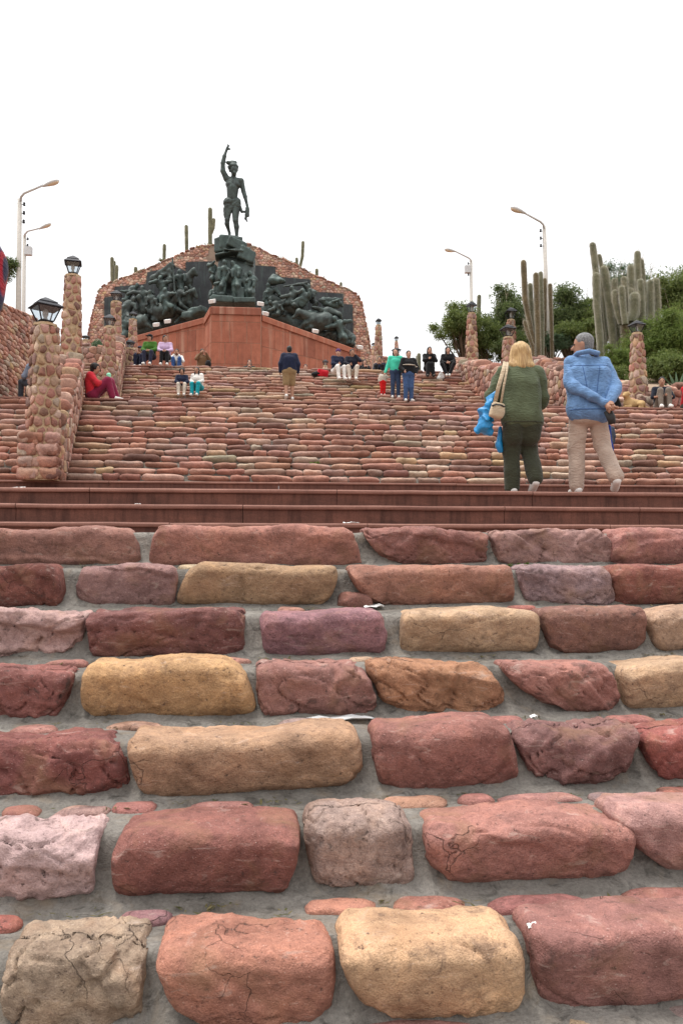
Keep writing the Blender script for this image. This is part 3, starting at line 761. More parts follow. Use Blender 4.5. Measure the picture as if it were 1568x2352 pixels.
# ---------------------------------------------------------------- rubble faces: cells of a relaxed point set, each a domed stone
def clip_poly(poly, nx, ny, c):                     # keep points with nx*x + ny*y <= c
    out = []; m = len(poly)
    for i in range(m):
        a, b = poly[i], poly[(i + 1) % m]; da, db = nx*a[0] + ny*a[1] - c, nx*b[0] + ny*b[1] - c
        if da <= 0: out.append(a)
        if (da < 0 < db) or (db < 0 < da):
            t = da / (da - db); out.append((a[0] + (b[0]-a[0])*t, a[1] + (b[1]-a[1])*t))
    return out
def cells(w, h, sx, sy, rng, keep=None, quad=None, shear=0.0):
    """Voronoi cells over a w x h sheet with stones about sx x sy; keep(x, y) filters, quad = half-planes to clip to."""
    pts = []; nx, ny = max(1, round(w / sx)), max(1, round(h / sy))
    for j in range(-1, ny + 1):
        for i in range(-1, nx + 1):
            pts.append(((i + .5 + (j % 2) * .5 - .25 + rng.uniform(-.34, .34)) * w / nx, (j + .5 + rng.uniform(-.34, .34)) * h / ny))
    A = np.array(pts); S = A / np.array([sx, sy]); out = []
    for n, (px, py) in enumerate(pts):
        if px < -sx * .2 or py < -sy * .2 or px > w + sx * .2 or py > h + sy * .2: continue
        if keep and not keep(px, py): continue
        poly = [(-1.6, -1.6), (1.6, -1.6), (1.6, 1.6), (-1.6, 1.6)]
        d = S - S[n]; dd = (d ** 2).sum(1)
        for k in np.argsort(dd)[1:14]:
            poly = clip_poly(poly, d[k][0], d[k][1], dd[k] / 2)
            if len(poly) < 3: break
        poly = [(px + x * sx, py + y * sy) for x, y in poly]
        if quad:
            for q in quad:
                poly = clip_poly(poly, *q)
                if len(poly) < 3: break
        if len(poly) < 3: continue
        ar = 0
        for i in range(len(poly)):
            a, b = poly[i], poly[(i + 1) % len(poly)]; ar += a[0]*b[1] - a[1]*b[0]
        if abs(ar) / 2 < sx * sy * .12: continue
        out.append(poly)
    return out
def dome(poly, rng, hgt, gap):
    """Rings of a domed stone over a polygon: list of (x, y, height) and faces."""
    m = len(poly); cx = sum(p[0] for p in poly) / m; cy = sum(p[1] for p in poly) / m
    rd = []
    for i in range(m):
        a, b = poly[i], poly[(i + 1) % m]; L = math.hypot(b[0]-a[0], b[1]-a[1])
        if L < 1e-5: continue
        for t in (.13, .87): rd.append((a[0] + (b[0]-a[0])*t, a[1] + (b[1]-a[1])*t))
    if len(rd) < 6: return None
    sz = min(max(math.hypot(x - cx, y - cy) for x, y in rd), 1)
    s = max(.6, 1 - gap / max(sz, 1e-3)); n = len(rd); V = []; F = []
    tx, ty = rng.uniform(-.25, .25), rng.uniform(-.25, .25)
    for sc, z in ((s, -.6), (s * .98, .6), (s * .8, .95)):
        for x, y in rd: V.append((cx + (x - cx) * sc, cy + (y - cy) * sc, hgt * (z + (tx * (x - cx) + ty * (y - cy)) / sz * (z > 0) + rng.uniform(-.08, .08) * (z > 0))))
    V.append((cx, cy, hgt * 1.02))
    for r in range(2):
        for i in range(n): F.append((r*n+i, r*n+(i+1) % n, (r+1)*n+(i+1) % n, (r+1)*n+i))
    for i in range(n): F.append((2*n+i, 2*n+(i+1) % n, 3*n))
    return V, F
def rubble(parent, polys, fmap, rng, hgt=.04, gap=.012, light=1.0, limit=300, name='stone', joined=False):
    """Stones as parts (largest first up to limit), the rest joined as one part of kind stuff."""
    done = 0; rest = MB()
    def area(p): return abs(sum(p[i][0]*p[(i+1) % len(p)][1] - p[i][1]*p[(i+1) % len(p)][0] for i in range(len(p))))
    for poly in sorted(polys, key=area, reverse=True):
        r = dome(poly, rng, hgt * rng.uniform(.7, 1.3), gap)
        if not r: continue
        V = [fmap(*p) for p in r[0]]
        if joined or done >= limit: rest.add(V, r[1])
        else:
            done += 1; obj(name, mesh(name, V, r[1]), MAT['cobble'], parent, stone_col(rng, light))
    if rest.V:
        o = rest.build('small_stones', MAT['island'], parent, True); o['kind'] = 'stuff'

def wall_run(name, label, a, b, zb, zt, thick, rng, sx=.24, sy=.2, side=1, cap=.3, light=1.2, ends=True, hgt=.04, shear=0.0, capz=.0, mort='mortar_wall', cat='wall'):
    """Rubble wall from a to b (x, y); zb, zt = heights at both ends; side = +1 face to the right of a->b, -1 left."""
    a, b = Vector(a), Vector(b); L = (b - a).length; t = (b - a) / L; nrm = Vector((t.y, -t.x)) * side
    root = empty(name, (a.x, a.y, min(zb))); tag(root, label, cat, None, 'thing'); o = root.location.copy()
    back = -nrm * thick
    V = []
    for q, z0, z1 in ((a, zb[0], zt[0]), (b, zb[1], zt[1])):
        for off in (Vector((0, 0)), back):
            for z in (z0 - .15, z1): V.append(Vector((q.x + off.x, q.y + off.y, z)) - o)
    F = [(0, 1, 5, 4), (2, 6, 7, 3), (1, 3, 7, 5), (0, 2, 3, 1), (4, 5, 7, 6)]
    obj('core', mesh('core', V, F, False), MAT[mort], root)
    H = max(zt) - min(zb)
    def plane_cut(za, zc, sign):                     # line z = za + (zc - za) x / L
        s = (zc - za) / L; return (-s * sign, sign, sign * (za - min(zb)))
    quad = [plane_cut(zt[0], zt[1], 1), plane_cut(zb[0], zb[1], -1), (-1, 0, 0), (1, 0, L)]
    polys = cells(L, H, sx, sy, rng, None, quad)
    def fm(x, y, h):
        p = a + t * (x + shear * (y - H / 2)) + nrm * h; return (p.x - o.x, p.y - o.y, min(zb) + y - o.z)
    rubble(root, polys, fm, rng, hgt, .012, light)
    if ends:                                         # the end that faces the camera
        polys = cells(thick, zt[0] - zb[0], sx * 1.2, sy * 1.1, rng, None, [(-1, 0, 0), (1, 0, thick), (0, -1, 0), (0, 1, zt[0] - zb[0])])
        def fe(x, y, h):
            p = a - nrm * x - t * h; return (p.x - o.x, p.y - o.y, zb[0] + y - o.z)
        if side > 0:
            polys = polys
        rubble(root, [q[::-1] for q in polys] if side > 0 else polys, fe, rng, hgt, .012, light)
    x = 0
    while x < L and cap:                              # capping stones, uneven
        w = rng.uniform(.8, 1.3) * cap
        z = zt[0] + (zt[1] - zt[0]) * min(x + w / 2, L) / L
        for k in range(max(1, round(thick / .4))):
            p = a + t * (x + w / 2 + rng.uniform(-.04, .04)) - nrm * (thick * (k + .5) / max(1, round(thick / .4)))
            c = bpy.data.objects.new('cap_stone', rng.choice(VARS)); COL.objects.link(c); c.parent = root
            c.location = (p.x - o.x, p.y - o.y, z - o.z + rng.uniform(-.05, .07) + capz)
            c.scale = (w * 1.05, thick / max(1, round(thick / .4)) * 1.08, cap * rng.uniform(.7, 1.05))
            c.rotation_euler = (rng.uniform(-.12, .12), rng.uniform(-.12, .12), math.atan2(t.y, t.x) + rng.uniform(-.12, .12)); c.color = (*stone_col(rng, light), 1)
        x += w
    return root

rg = random.Random(7)
# wall left of the second flight, its top stepping up with the stairs
WT = .74
wall_run('rubble_wall', 'chunky rubble wall climbing beside the wide middle stairs behind the nearest lantern pillar', (WA0, 17.15), (WA1, 20.8),
         (Z4 - .05, Z5 - .3), (Z4 + 1.05, Z5 + .95), WT, rg, .27, .24, 1, .34, 1.12, True, .04)
# wall left of the third flight, nearly edge-on
wall_run('rubble_wall', 'narrow rubble wall edge-on at the left of the topmost stairs', (lw3(25.4), 25.4), (lw3(31.2), 31.2),
         (Z5, ZT), (EZ + 5.75, EZ + 8.25), .6, rg, .27, .24, 1, .34, 1.15, True, .04)
wall_run('rubble_wall', 'rubble wall climbing to the right of the topmost stairs, partly behind the blonde woman', (rw3(25.3), 25.3), (rw3(31.3), 31.3),
         (Z5, ZT), (EZ + 5.9, EZ + 7.75), .6, rg, .26, .24, -1, .32, 1.15, True, .04)
wall_run('rubble_wall', 'rubble wall rising between the blonde woman and the man in denim', (XR2, 22.2), (XR2, 30.9),
         (Z5 - .1, Z5 + 1.4), (EZ + 4.75, EZ + 7.75), .7, rg, .33, .27, -1, .34, 1.15, False, .04)
p0, p1 = P(1400, 930, 21.6), P(1640, 930, 21.9)
wall_run('rubble_wall', 'pinkish rubble wall behind the seated man in the dark vest', (p0.x, 21.5), (p1.x, 21.9), (Z5, Z5), (EZ + 4.25, EZ + 5.0), .6, rg, .2, .24, 1, .34, 1.15, False, .04)
p0, p1 = P(1228, 803, 31.4), P(1330, 803, 31.4)
wall_run('rubble_wall', 'low flat-topped rubble wall under the shrub between the two standing tourists', (p0.x, 31.2), (p1.x + 1.5, 31.2), (ZT - .6, ZT - .6), (EZ + 7.85, EZ + 7.85), .6, rg, .3, .26, 1, .3, 1.15, False, .04)
# big retaining wall at the far left, long stones laid aslant
XL = P(-2, 800, 21.3).x
wall_run('retaining_wall', 'tall retaining wall of long slanted stones behind the nearest lantern pillar', (XL - .15, 20.4), (XL + .12, 24.6), (Z5, Z5), (EZ + 6.35, EZ + 6.95), .8, rg, .30, .115, 1, .26, 1.3, False, .055, shear=-.55)
p0, p1 = P(188, 800, 31.8), P(240, 800, 31.8)
wall_run('rubble_wall', 'small rubble wall behind the person in red at the left of the stairs', (p0.x, 31.6), (p1.x, 31.6), (ZT - 1, ZT - 1), (EZ + 8.1, EZ + 8.1), .6, rg, .27, .24, 1, .3, 1.15, False, .04)

# ---------------------------------------------------------------- lantern pillars
def lantern(root, c, w, h, rz, detail=True):
    """Four-sided iron lantern: two-tier roof, corner bars, panes, bulb."""
    q = math.pi / 4 + rz; k = math.sqrt(2) / 2
    f = MB(); f.lathe((c[0], c[1], c[2]), [(.10*w*k*2, 0), (.16*w*k*2, .03*h), (.25*w*k*2, .12*h), (.25*w*k*2, .145*h), (.2*w*k*2, .15*h)], 4, q)
    tp = .62 * h; rb, rt = .235 * w * k * 2, .42 * w * k * 2
    for i in range(4):
        th = q + i * math.pi / 2
        f.tube([(c[0] + rb*math.cos(th), c[1] + rb*math.sin(th), c[2] + .14*h), (c[0] + rt*math.cos(th), c[1] + rt*math.sin(th), c[2] + tp)], .03 * w, 4)
        t2 = th + math.pi / 2
        f.tube([(c[0] + rt*math.cos(th), c[1] + rt*math.sin(th), c[2] + tp), (c[0] + rt*math.cos(t2), c[1] + rt*math.sin(t2), c[2] + tp)], .028 * w, 4)
    L = f.build('lantern', MAT['iron'], root)
    r = MB(); r.lathe((c[0], c[1], c[2] + tp), [(.50*w*k*2, 0), (.50*w*k*2, .025*h), (.33*w*k*2, .155*h), (.345*w*k*2, .175*h), (.32*w*k*2, .2*h), (.06*w, .375*h), (.01*w, .385*h)], 4, q); r.build('roof', MAT['iron'], L)
    for i in range(4):
        th, t2 = q + i * math.pi / 2, q + (i + 1) * math.pi / 2; m = MB(); V = []
        for s in (1.0, .97):
            for rr, zz in ((rb * s, .15*h), (rt * s, tp)):
                for a in (th, t2): V.append((c[0] + rr*math.cos(a), c[1] + rr*math.sin(a), c[2] + zz))
        m.add(V, [(0, 1, 3, 2), (5, 4, 6, 7), (0, 2, 6, 4), (1, 5, 7, 3), (2, 3, 7, 6), (0, 4, 5, 1)]); m.build('pane', MAT['glass'], L)
    m = MB(); m.lathe((c[0], c[1], c[2] + .14*h), [(.09*w, 0), (.09*w, .1*h), (.06*w, .12*h), (.11*w, .22*h), (.11*w, .34*h), (.05*w, .44*h)], 8); m.build('bulb', MAT['concrete'], L, True)

def pillar(label, u, v_lan, v_top, v_base, w_top, w_bot, Y, lw, rz=0.0, zbase=None, ped=None, sx=.2, joined=False, seed=0, light=1.05, gap=.028, hs=.026):
    """Tapered square pillar of rubble in tan mortar with an iron lantern; all sizes read from the photograph (px)."""
    rng = random.Random(100 + seed); c = P(u, v_base, Y); k = ppm(u, (v_top + v_base) / 2, Y)
    zt = P(u, v_top, Y).z; zl = P(u, v_lan, Y).z; zb = c.z if zbase is None else zbase
    root = empty('lantern_pillar', (c.x, c.y, zb)); tag(root, label, 'lantern pillar', 'lantern pillars along the stairs', 'thing')
    H = zt - zb; hv = zt - c.z; wt = w_top / k; wb = wt + (w_bot - w_top) / k * H / max(hv, .1)
    half = lambda z: (wb + (wt - wb) * z / H) / 2
    def ring(s, z, h=0.0):                            # s in metres-like 0..4 round the square, rounded corners
        e = half(z) + h; th = (s - .5) * math.pi / 2 - math.pi / 2 + math.pi / 4
        cx, sy_ = math.cos(th), math.sin(th); n = 5.0; m = (abs(cx) ** n + abs(sy_) ** n) ** (1 / n)
        x, y = e * cx / m, e * sy_ / m; q = rz; return (x*math.cos(q) - y*math.sin(q), x*math.sin(q) + y*math.cos(q), z)
    V = []; F = []; nz, ns = 10, 24
    for j in range(nz + 1):
        for i in range(ns): V.append(ring(4 * i / ns, H * j / nz))
    for j in range(nz):
        for i in range(ns): F.append((j*ns+i, j*ns+(i+1) % ns, (j+1)*ns+(i+1) % ns, (j+1)*ns+i))
    F.append(tuple(nz*ns + i for i in range(ns)))
    obj('shaft', mesh('shaft', V, F, True), MAT['mortar_tan'], root)
    per = 3.1; wm = (wb + wt) / 2; fs = wm                   # three visible sides
    polys = cells(per * fs, H, sx, sx * 1.08, rng, None, [(0, -1, 0), (0, 1, H), (-1, 0, 0), (1, 0, per * fs)])
    def fm(x, y, h): return ring(x / fs - .55 - 1 + .0, y, h)
    rubble(root, polys, fm, rng, hs, gap, light, 300, 'stone', joined)
    top = MB(); top.lathe((0, 0, H - .01), [(wt * .62, 0), (wt * .6, .05), (wt * .3, .09)], 8, rz); top.build('top_mortar', MAT['mortar_tan'], root)
    if ped:                                           # wider stone pedestal of big blocks: (v_top, width px, depth px)
        zp = P(u, ped[0], Y).z - zb; wp = ped[1] / k
        m = MB(); m.box((-wp/2 + .07, -wp/2 + .07, .0), (wp/2 - .07, wp/2 - .07, zp - .04)); m.build('pedestal', MAT['mortar_tan'], root)
        rows = 4; z = 0
        for j in range(rows):
            hh = zp / rows * rng.uniform(.92, 1.08)
            for face in range(3):
                x = -wp / 2
                while x < wp / 2 - .05:
                    w = min(rng.uniform(.25, .5), wp / 2 - x)
                    if wp / 2 - x - w < .14: w = wp / 2 - x
                    o = bpy.data.objects.new('stone', rng.choice(VARS)); COL.objects.link(o); o.parent = root
                    d = -wp / 2 + .1
                    o.location = ((x + w / 2), d, z + hh / 2) if face == 0 else ((-d, x + w / 2, z + hh / 2) if face == 1 else (d, x + w / 2, z + hh / 2))
                    o.scale = (w * 1.0, .26, hh * 1.02); o.rotation_euler = (0, rng.uniform(-.05, .05), 0 if face == 0 else math.pi / 2); o.color = (*stone_col(rng, light), 1)
                    x += w + .015
            z += hh
    lantern(root, (0, 0, H + .03), lw / k, zl - zt - .03, rz + R(rng.uniform(-6, 6)))
    return root

pillar('nearest tall lantern pillar on a stone pedestal at the left of the wide stairs', 97, 683, 750, 1100, 46, 68, 17.0, 62, R(38), Z4 - .02, (992, 86), .2, seed=1, gap=.032, hs=.036)
pillar('lantern pillar rising above the rubble wall end beside the person in red', 163, 587, 637, 880, 31, 48, 20.9, 38, R(8), Z5, None, .21, seed=2, gap=.045, hs=.03)
pillar('short lantern pillar at the foot of the narrow wall beside the topmost stairs', 250, 722, 754, 900, 21, 34, 25.2, 26, R(5), Z5, None, .2, seed=3)
pillar('lantern pillar in front of the dark bronze panel, seen against its outer end', 266, 667, 696, 800, 20, 24, 31.4, 25, R(5), ZT, None, .22, seed=4)
pillar('slim lantern pillar in front of the fallen bronze horse', 305, 716, 736, 800, 15, 20, 37, 18, R(10), ZT, None, .24, seed=5)
pillar('low lantern pillar beside the seated person in the green jacket', 297, 780, 804, 850, 22, 27, 31.9, 22, R(20), ZT, None, .24, seed=6)
pillar('low lantern pillar beside the small rubble wall left of the monument', 197, 770, 784, 830, 16, 24, 33, 18, R(0), ZT, None, .24, seed=7, joined=True)
pillar('tiny distant lantern pillar seen between the two tall left pillars', 131, 750, 764, 815, 8, 10, 46, 11, R(0), ZT, None, .26, seed=8, joined=True)
pillar('lantern pillar standing on the right wall of the topmost stairs, in front of the tree', 1083, 692, 722, 818, 15, 23, 30.2, 20, R(12), ZT, None, .2, seed=9)
pillar('dark lantern pillar under the trees beside the tall cactus clump', 1173, 706, 737, 800, 15, 20, 33, 24, R(5), ZT, None, .2, seed=10)
pillar('lantern pillar directly above the blonde woman\'s head', 1167, 745, 778, 880, 19, 27, 25.4, 30, R(8), Z5, None, .2, seed=11)
pillar('lantern pillar in front of the bright green shrubs beside the man in denim', 1464, 736, 769, 884, 20, 32, 22.0, 30, R(10), Z5, None, .19, seed=12)
pillar('lantern pillar against the sky just right of the monument', 869, 731, 749, 826, 11, 17, 42, 13, R(10), ZT, None, .24, seed=13)
pillar('tiny farthest lantern pillar above the woman in the turquoise sweater', 910, 772, 785, 812, 6, 9, 62, 10, R(0), ZT, None, .3, seed=14, joined=True)
pillar('lantern pillar right behind the head of the woman in the turquoise sweater', 910, 799, 814, 850, 11, 14, 38, 18, R(30), ZT, None, .24, seed=15, joined=True)
pillar('very low lantern post at the foot of the red podium', 747, 826, 842, 856, 8, 11, 35, 13, R(0), ZT, None, .24, seed=16, joined=True)
pillar('lantern pillar half hidden behind the one right of the monument', 858, 787, 798, 830, 9, 12, 47, 10, R(0), ZT, None, .24, seed=17, joined=True)
p0, p1 = P(856, 817, 43), P(905, 817, 43)
wall_run('rubble_wall', 'rubble parapet under the lantern pillar right of the monument', (p0.x, 42.6), (p1.x, 42.6), (ZT, ZT), (P(870, 819, 42.6).z, P(870, 832, 42.6).z), .8, rg, .3, .26, 1, .3, 1.1, False, .04)
# ---------------------------------------------------------------- monument: red podium, rubble back wall, bronze
c1 = lambda x, y, Y: P(183.7 + .4335 * x, 312.3 + .4335 * y, Y)        # readings in the close view of the monument
YB = 54.0
mon = empty('monument', (c1(800, 900, YB).x, YB, ZT)); tag(mon, 'stone-backed monument with a red ashlar podium at the head of the stairs', 'monument')
mo = mon.location.copy()
loc = lambda p: (p[0] - mo.x, p[1] - mo.y, p[2] - mo.z)
sil = [(10, 1240), (45, 1060), (70, 940), (100, 830), (112, 805), (140, 788), (180, 772), (330, 716), (500, 640), (610, 592), (730, 580), (880, 574), (940, 590), (1000, 625), (1160, 690), (1240, 740), (1420, 815), (1465, 838), (1486, 878), (1515, 1010), (1540, 1150), (1550, 1240)]
S3 = [c1(x, y, YB) for x, y in sil]
S3 = [Vector((S3[0].x - .3, YB, ZT))] + S3 + [Vector((S3[-1].x + .3, YB, ZT))]
V = [loc(p) for p in S3] + [loc((p.x * .985, YB + 3.2, ZT + (p.z - ZT) * .985)) for p in S3]; n = len(S3)
F = [tuple(range(n))[::-1], tuple(range(n, 2 * n))] + [(i, (i + 1) % n, n + (i + 1) % n, n + i) for i in range(n)]
obj('back_wall', mesh('back_wall', V, F, False), MAT['mortar_wall'], mon)
def inside(x, y, poly):
    r = False; m = len(poly)
    for i in range(m):
        a, b = poly[i], poly[i - 1]
        if (a[1] > y) != (b[1] > y) and x < (b[0]-a[0]) * (y-a[1]) / (b[1]-a[1]) + a[0]: r = not r
    return r
panelL = [(130, 1090), (130, 856), (184, 850), (184, 800), (350, 784), (358, 722), (500, 690), (560, 716), (562, 668), (700, 664), (700, 1090)]
panelR = [(900, 1150), (900, 684), (1034, 692), (1036, 728), (1066, 748), (1220, 760), (1222, 824), (1394, 836), (1396, 890), (1444, 894), (1450, 1150)]
x0, x1 = min(p.x for p in S3), max(p.x for p in S3); z0 = c1(800, 1260, YB).z; z1 = max(p.z for p in S3)
SX = [(p.x - x0, p.z - z0) for p in S3]
toxz = lambda q: [((c1(x, y, YB).x - x0), (c1(x, y, YB).z - z0)) for x, y in q]
PL, PR = toxz(panelL), toxz(panelR); PC = toxz([(660, 700), (700, 560), (900, 560), (960, 700), (960, 1200), (660, 1200)])
rg = random.Random(77)
polys = cells(x1 - x0, z1 - z0, .24, .165, rg, lambda x, y: inside(x, y, SX) and not inside(x, y, PL) and not inside(x, y, PR) and not inside(x, y, PC))
rubble(mon, polys, lambda x, y, h: loc((x0 + x, YB - h, z0 + y)), rg, .03, .014, 1.5, 300)
for i in range(2, n - 3):                                  # rough stones along the skyline
    a, b = S3[i], S3[i + 1]; L = (b - a).length; k = max(1, int(L / .3))
    for j in range(k):
        p = a.lerp(b, (j + .5) / k)
        o = bpy.data.objects.new('cap_stone', rg.choice(VARS)); COL.objects.link(o); o.parent = mon
        o.location = loc((p.x, YB + .25, p.z - .02 + rg.uniform(-.06, .06))); s = rg.uniform(.85, 1.2); o.scale = (.33 * s, .7, .22 * s)
        o.rotation_euler = (0, -math.atan2(b.z - a.z, b.x - a.x) + rg.uniform(-.2, .2), 0); o.color = (*stone_col(rg, 1.1), 1)
for nm, q in (('relief_panel', panelL), ('relief_panel', panelR)):      # dark bronze back plates
    A = [c1(x, y, YB - .12) for x, y in q]; m = len(A)
    V = [loc(p) for p in A] + [loc((p.x, YB + .1, p.z)) for p in A]
    obj(nm, mesh(nm, V, [tuple(range(m))] + [(i, m + i, m + (i + 1) % m, (i + 1) % m) for i in range(m)], False), MAT['panel'], mon)

def ashlar(a, b, zta, ztb, zlow, rng, course=1.18, wmin=.55, wmax=1.15, first=.36):
    """Blocks on the face between a and b (x, y, left to right as seen), under a sloping cap."""
    a, b = Vector(a), Vector(b); L = (b - a).length; t = (b - a) / L; nr = Vector((t.y, -t.x))
    s = (ztb - zta) / L; z = max(zta, ztb); top = True
    ztop = lambda x: zta + s * x
    h = first
    while z > zlow:
        zn = z - h; x = 0
        while x < L - .01:
            w = rng.uniform(wmin, wmax); w = L - x if L - x - w < .35 else w
            g = .03
            lo, hi = zn + g / 2, [min(z - g / 2, ztop(x) - .005), min(z - g / 2, ztop(x + w) - .005)]
            if max(hi) > lo + .02:
                hi = [max(h_, lo + .01) for h_ in hi]
                q0, q1 = a + t * (x + g / 2), a + t * (x + w - g / 2); off = nr * rng.uniform(.012, .026)
                V = []
                for d in (off, -nr * .2):
                    for q, hh in ((q0, hi[0]), (q1, hi[1])):
                        V += [loc((q.x + d.x, q.y + d.y, lo)), loc((q.x + d.x, q.y + d.y, hh))]
                obj('block', mesh('block', V, [(0, 2, 3, 1), (4, 5, 7, 6), (1, 3, 7, 5), (0, 4, 6, 2), (0, 1, 5, 4), (2, 6, 7, 3)], False), MAT['podium'], mon)
            x += w
        z = zn; h = course * rng.uniform(.92, 1.06)
YP = 46.0
pa, pb = c1(697, 905, YP), c1(960, 905, YP); pl = c1(664, 962, YP + 1.4); pr0 = c1(961, 950, YP + .5)
plE, prE = c1(215, 1082, 50.4), c1(1482, 1140, 51.6)
zc = pa.z; rg = random.Random(12)
low = EZ + 9.9
ashlar((pa.x, YP), (pb.x, YP), zc - .42, zc - .42, low, rg, 1.24, .7, 1.1, .4)
ashlar((pl.x, YP + 1.4), (pa.x, YP), pl.z - .3, zc - .42, low, rg, 1.24, .8, 1.2)
ashlar((plE.x, 50.4), (pl.x, YP + 1.4), plE.z - .28, pl.z - .28, low, rg, 1.2)
ashlar((pr0.x, YP + .5), (prE.x, 51.6), pr0.z - .28, prE.z - .28, low, rg, 1.2)
ring = [(plE.x, 50.4, plE.z), (pl.x, YP + 1.4, pl.z), (pa.x, YP, zc), (pb.x, YP, zc), (pb.x + .01, YP + .5, zc), (pr0.x + .012, YP + .5, pr0.z), (prE.x, 51.6, prE.z)]
def cap(p, q, hgt=.34, out=.1, dep=.8, nm='coping'):
    p, q = Vector(p), Vector(q); t = Vector((q.x - p.x, q.y - p.y)).normalized(); nr = Vector((t.y, -t.x)); V = []
    for d, z in ((out, -hgt), (out, -.04), (out - .04, 0), (-dep, 0), (-dep, -hgt)):
        for e in (p, q): V.append(loc((e.x + nr.x * d, e.y + nr.y * d, e.z + z)))
    F = [(0, 1, 3, 2), (2, 3, 5, 4), (4, 5, 7, 6), (6, 7, 9, 8), (8, 9, 1, 0), (0, 2, 4, 6, 8), (1, 9, 7, 5, 3)]
    obj(nm, mesh(nm, V, F, False), MAT['podium'], mon)
cap(ring[0], ring[1]); cap(ring[1], ring[2], .42); cap(ring[2], ring[3], .42); cap(ring[5], ring[6])
m = MB()                                                     # plain core of the podium and the ledge the bronzes stand on
Vb = [loc((x, y, z - .2)) for x, y, z in ring] + [loc((ring[-1][0], YB, ring[-1][2] - .2)), loc((c1(800, 900, YB).x + 1.5, YB, zc - .2)), loc((c1(800, 900, YB).x - 1.5, YB, zc - .2)), loc((ring[0][0], YB, ring[0][2] - .2))]
nb = len(Vb); m.add(Vb + [(x, y, 0) for x, y, z in Vb], [(10, 0, 1, 9), (1, 2, 9), (2, 3, 8, 9), (3, 4, 8), (4, 5, 8), (5, 6, 7, 8)] + [(i, nb + i, nb + (i + 1) % nb, (i + 1) % nb) for i in range(nb)])
m.build('core', MAT['joint'], mon)

# ---- bronze figures: capsule skeletons read from the photograph
def mapper(ox, oy, sc):
    return lambda x, y, Y: P((ox + x * sc) / 1.0887, (oy + y * sc) / 1.0887, Y)
mL = mapper(260, 640, .1913); mR = mapper(640, 680, .1786); mC = mapper(500, 600, .1148); mS = mapper(500, 340, .12757)
def bronze(prims, name, parent, h, k, mat, amp=.0, fx=6, seed=0):
    o = parent.location; V, F = sdf_mesh([tuple(p) for p in prims], h, k, (folds(amp * .9, fx * 2.2, seed) if name in ('figure', 'horse', 'banner', 'loincloth', 'cloth') else wob(amp, fx, seed)) if amp else None)
    return obj(name, mesh(name, V - np.array(o), F), mat, parent)
def limb(pr, mp, pts, rads, Y, dys=None):
    q = [mp(x, y, Y + (dys[i] if dys else 0)) for i, (x, y) in enumerate(pts)]
    for i in range(len(q) - 1): pr.append(('c', q[i], q[i + 1], rads[i], rads[i + 1]))
def man(mp, Y, head, chest, pelvis, arms=(), legs=(), s=1.0, d=-.0, rng=None):
    """Small bronze man from a few readings: torso, head, any arms and legs."""
    pr = []; hp = mp(*head, Y - .1); pr.append(('e', hp, (.155*s, .17*s, .2*s)))
    pr.append(('c', mp(*chest, Y), hp - Vector((0, -.03, .12*s)), .12*s, .09*s))
    limb(pr, mp, [chest, pelvis], [.3*s, .24*s], Y)
    c = mp(*chest, Y); pr.append(('e', c, (.36*s, .24*s, .24*s)))
    for i, a in enumerate(arms): limb(pr, mp, [chest] + list(a) if len(a) < 3 else list(a), ([.16*s] + [.13*s, .10*s, .08*s])[:len(a) + (1 if len(a) < 3 else 0)], Y, [-.05, -.22, -.3, -.3])
    for i, l in enumerate(legs): limb(pr, mp, [pelvis] + list(l), [.22*s, .17*s, .12*s, .09*s][:len(l) + 1], Y, [0, -.2 * (i + 1), -.12, -.3])
    return pr
def horse(mp, Y, rump, breast, head, legs, s=1.0, tail=None):
    pr = []; a, b = mp(*rump, Y), mp(*breast, Y)
    pr += [('c', a, b, .5*s, .48*s), ('e', a, (.55*s, .45*s, .58*s)), ('e', b, (.5*s, .42*s, .55*s))]
    h = mp(*head, Y - .3); poll = b.lerp(h, .72) + Vector((0, -.1, .38*s))
    pr += [('c', b + Vector((0, 0, .15)), poll, .36*s, .2*s), ('c', poll, h, .2*s, .11*s), ('c', poll + Vector((0, .06, .1)), poll + Vector((.03, .02, .3*s)), .07*s, .03*s), ('c', poll + Vector((0, -.1, .1)), poll + Vector((.06, -.12, .28*s)), .07*s, .03*s)]
    pr.append(('c', b + Vector((0, .05, .45*s)), poll + Vector((0, .05, .12)), .13*s, .12*s))
    for i, l in enumerate(legs):
        st = l[0]; limb(pr, mp, l, [.25*s, .15*s, .10*s, .12*s][:len(l)], Y, [0, -.25 + .3 * (i % 2), -.2 + .3 * (i % 2), -.2])
    if tail: limb(pr, mp, [rump] + list(tail), [.15*s, .16*s, .08*s], Y)
    return pr

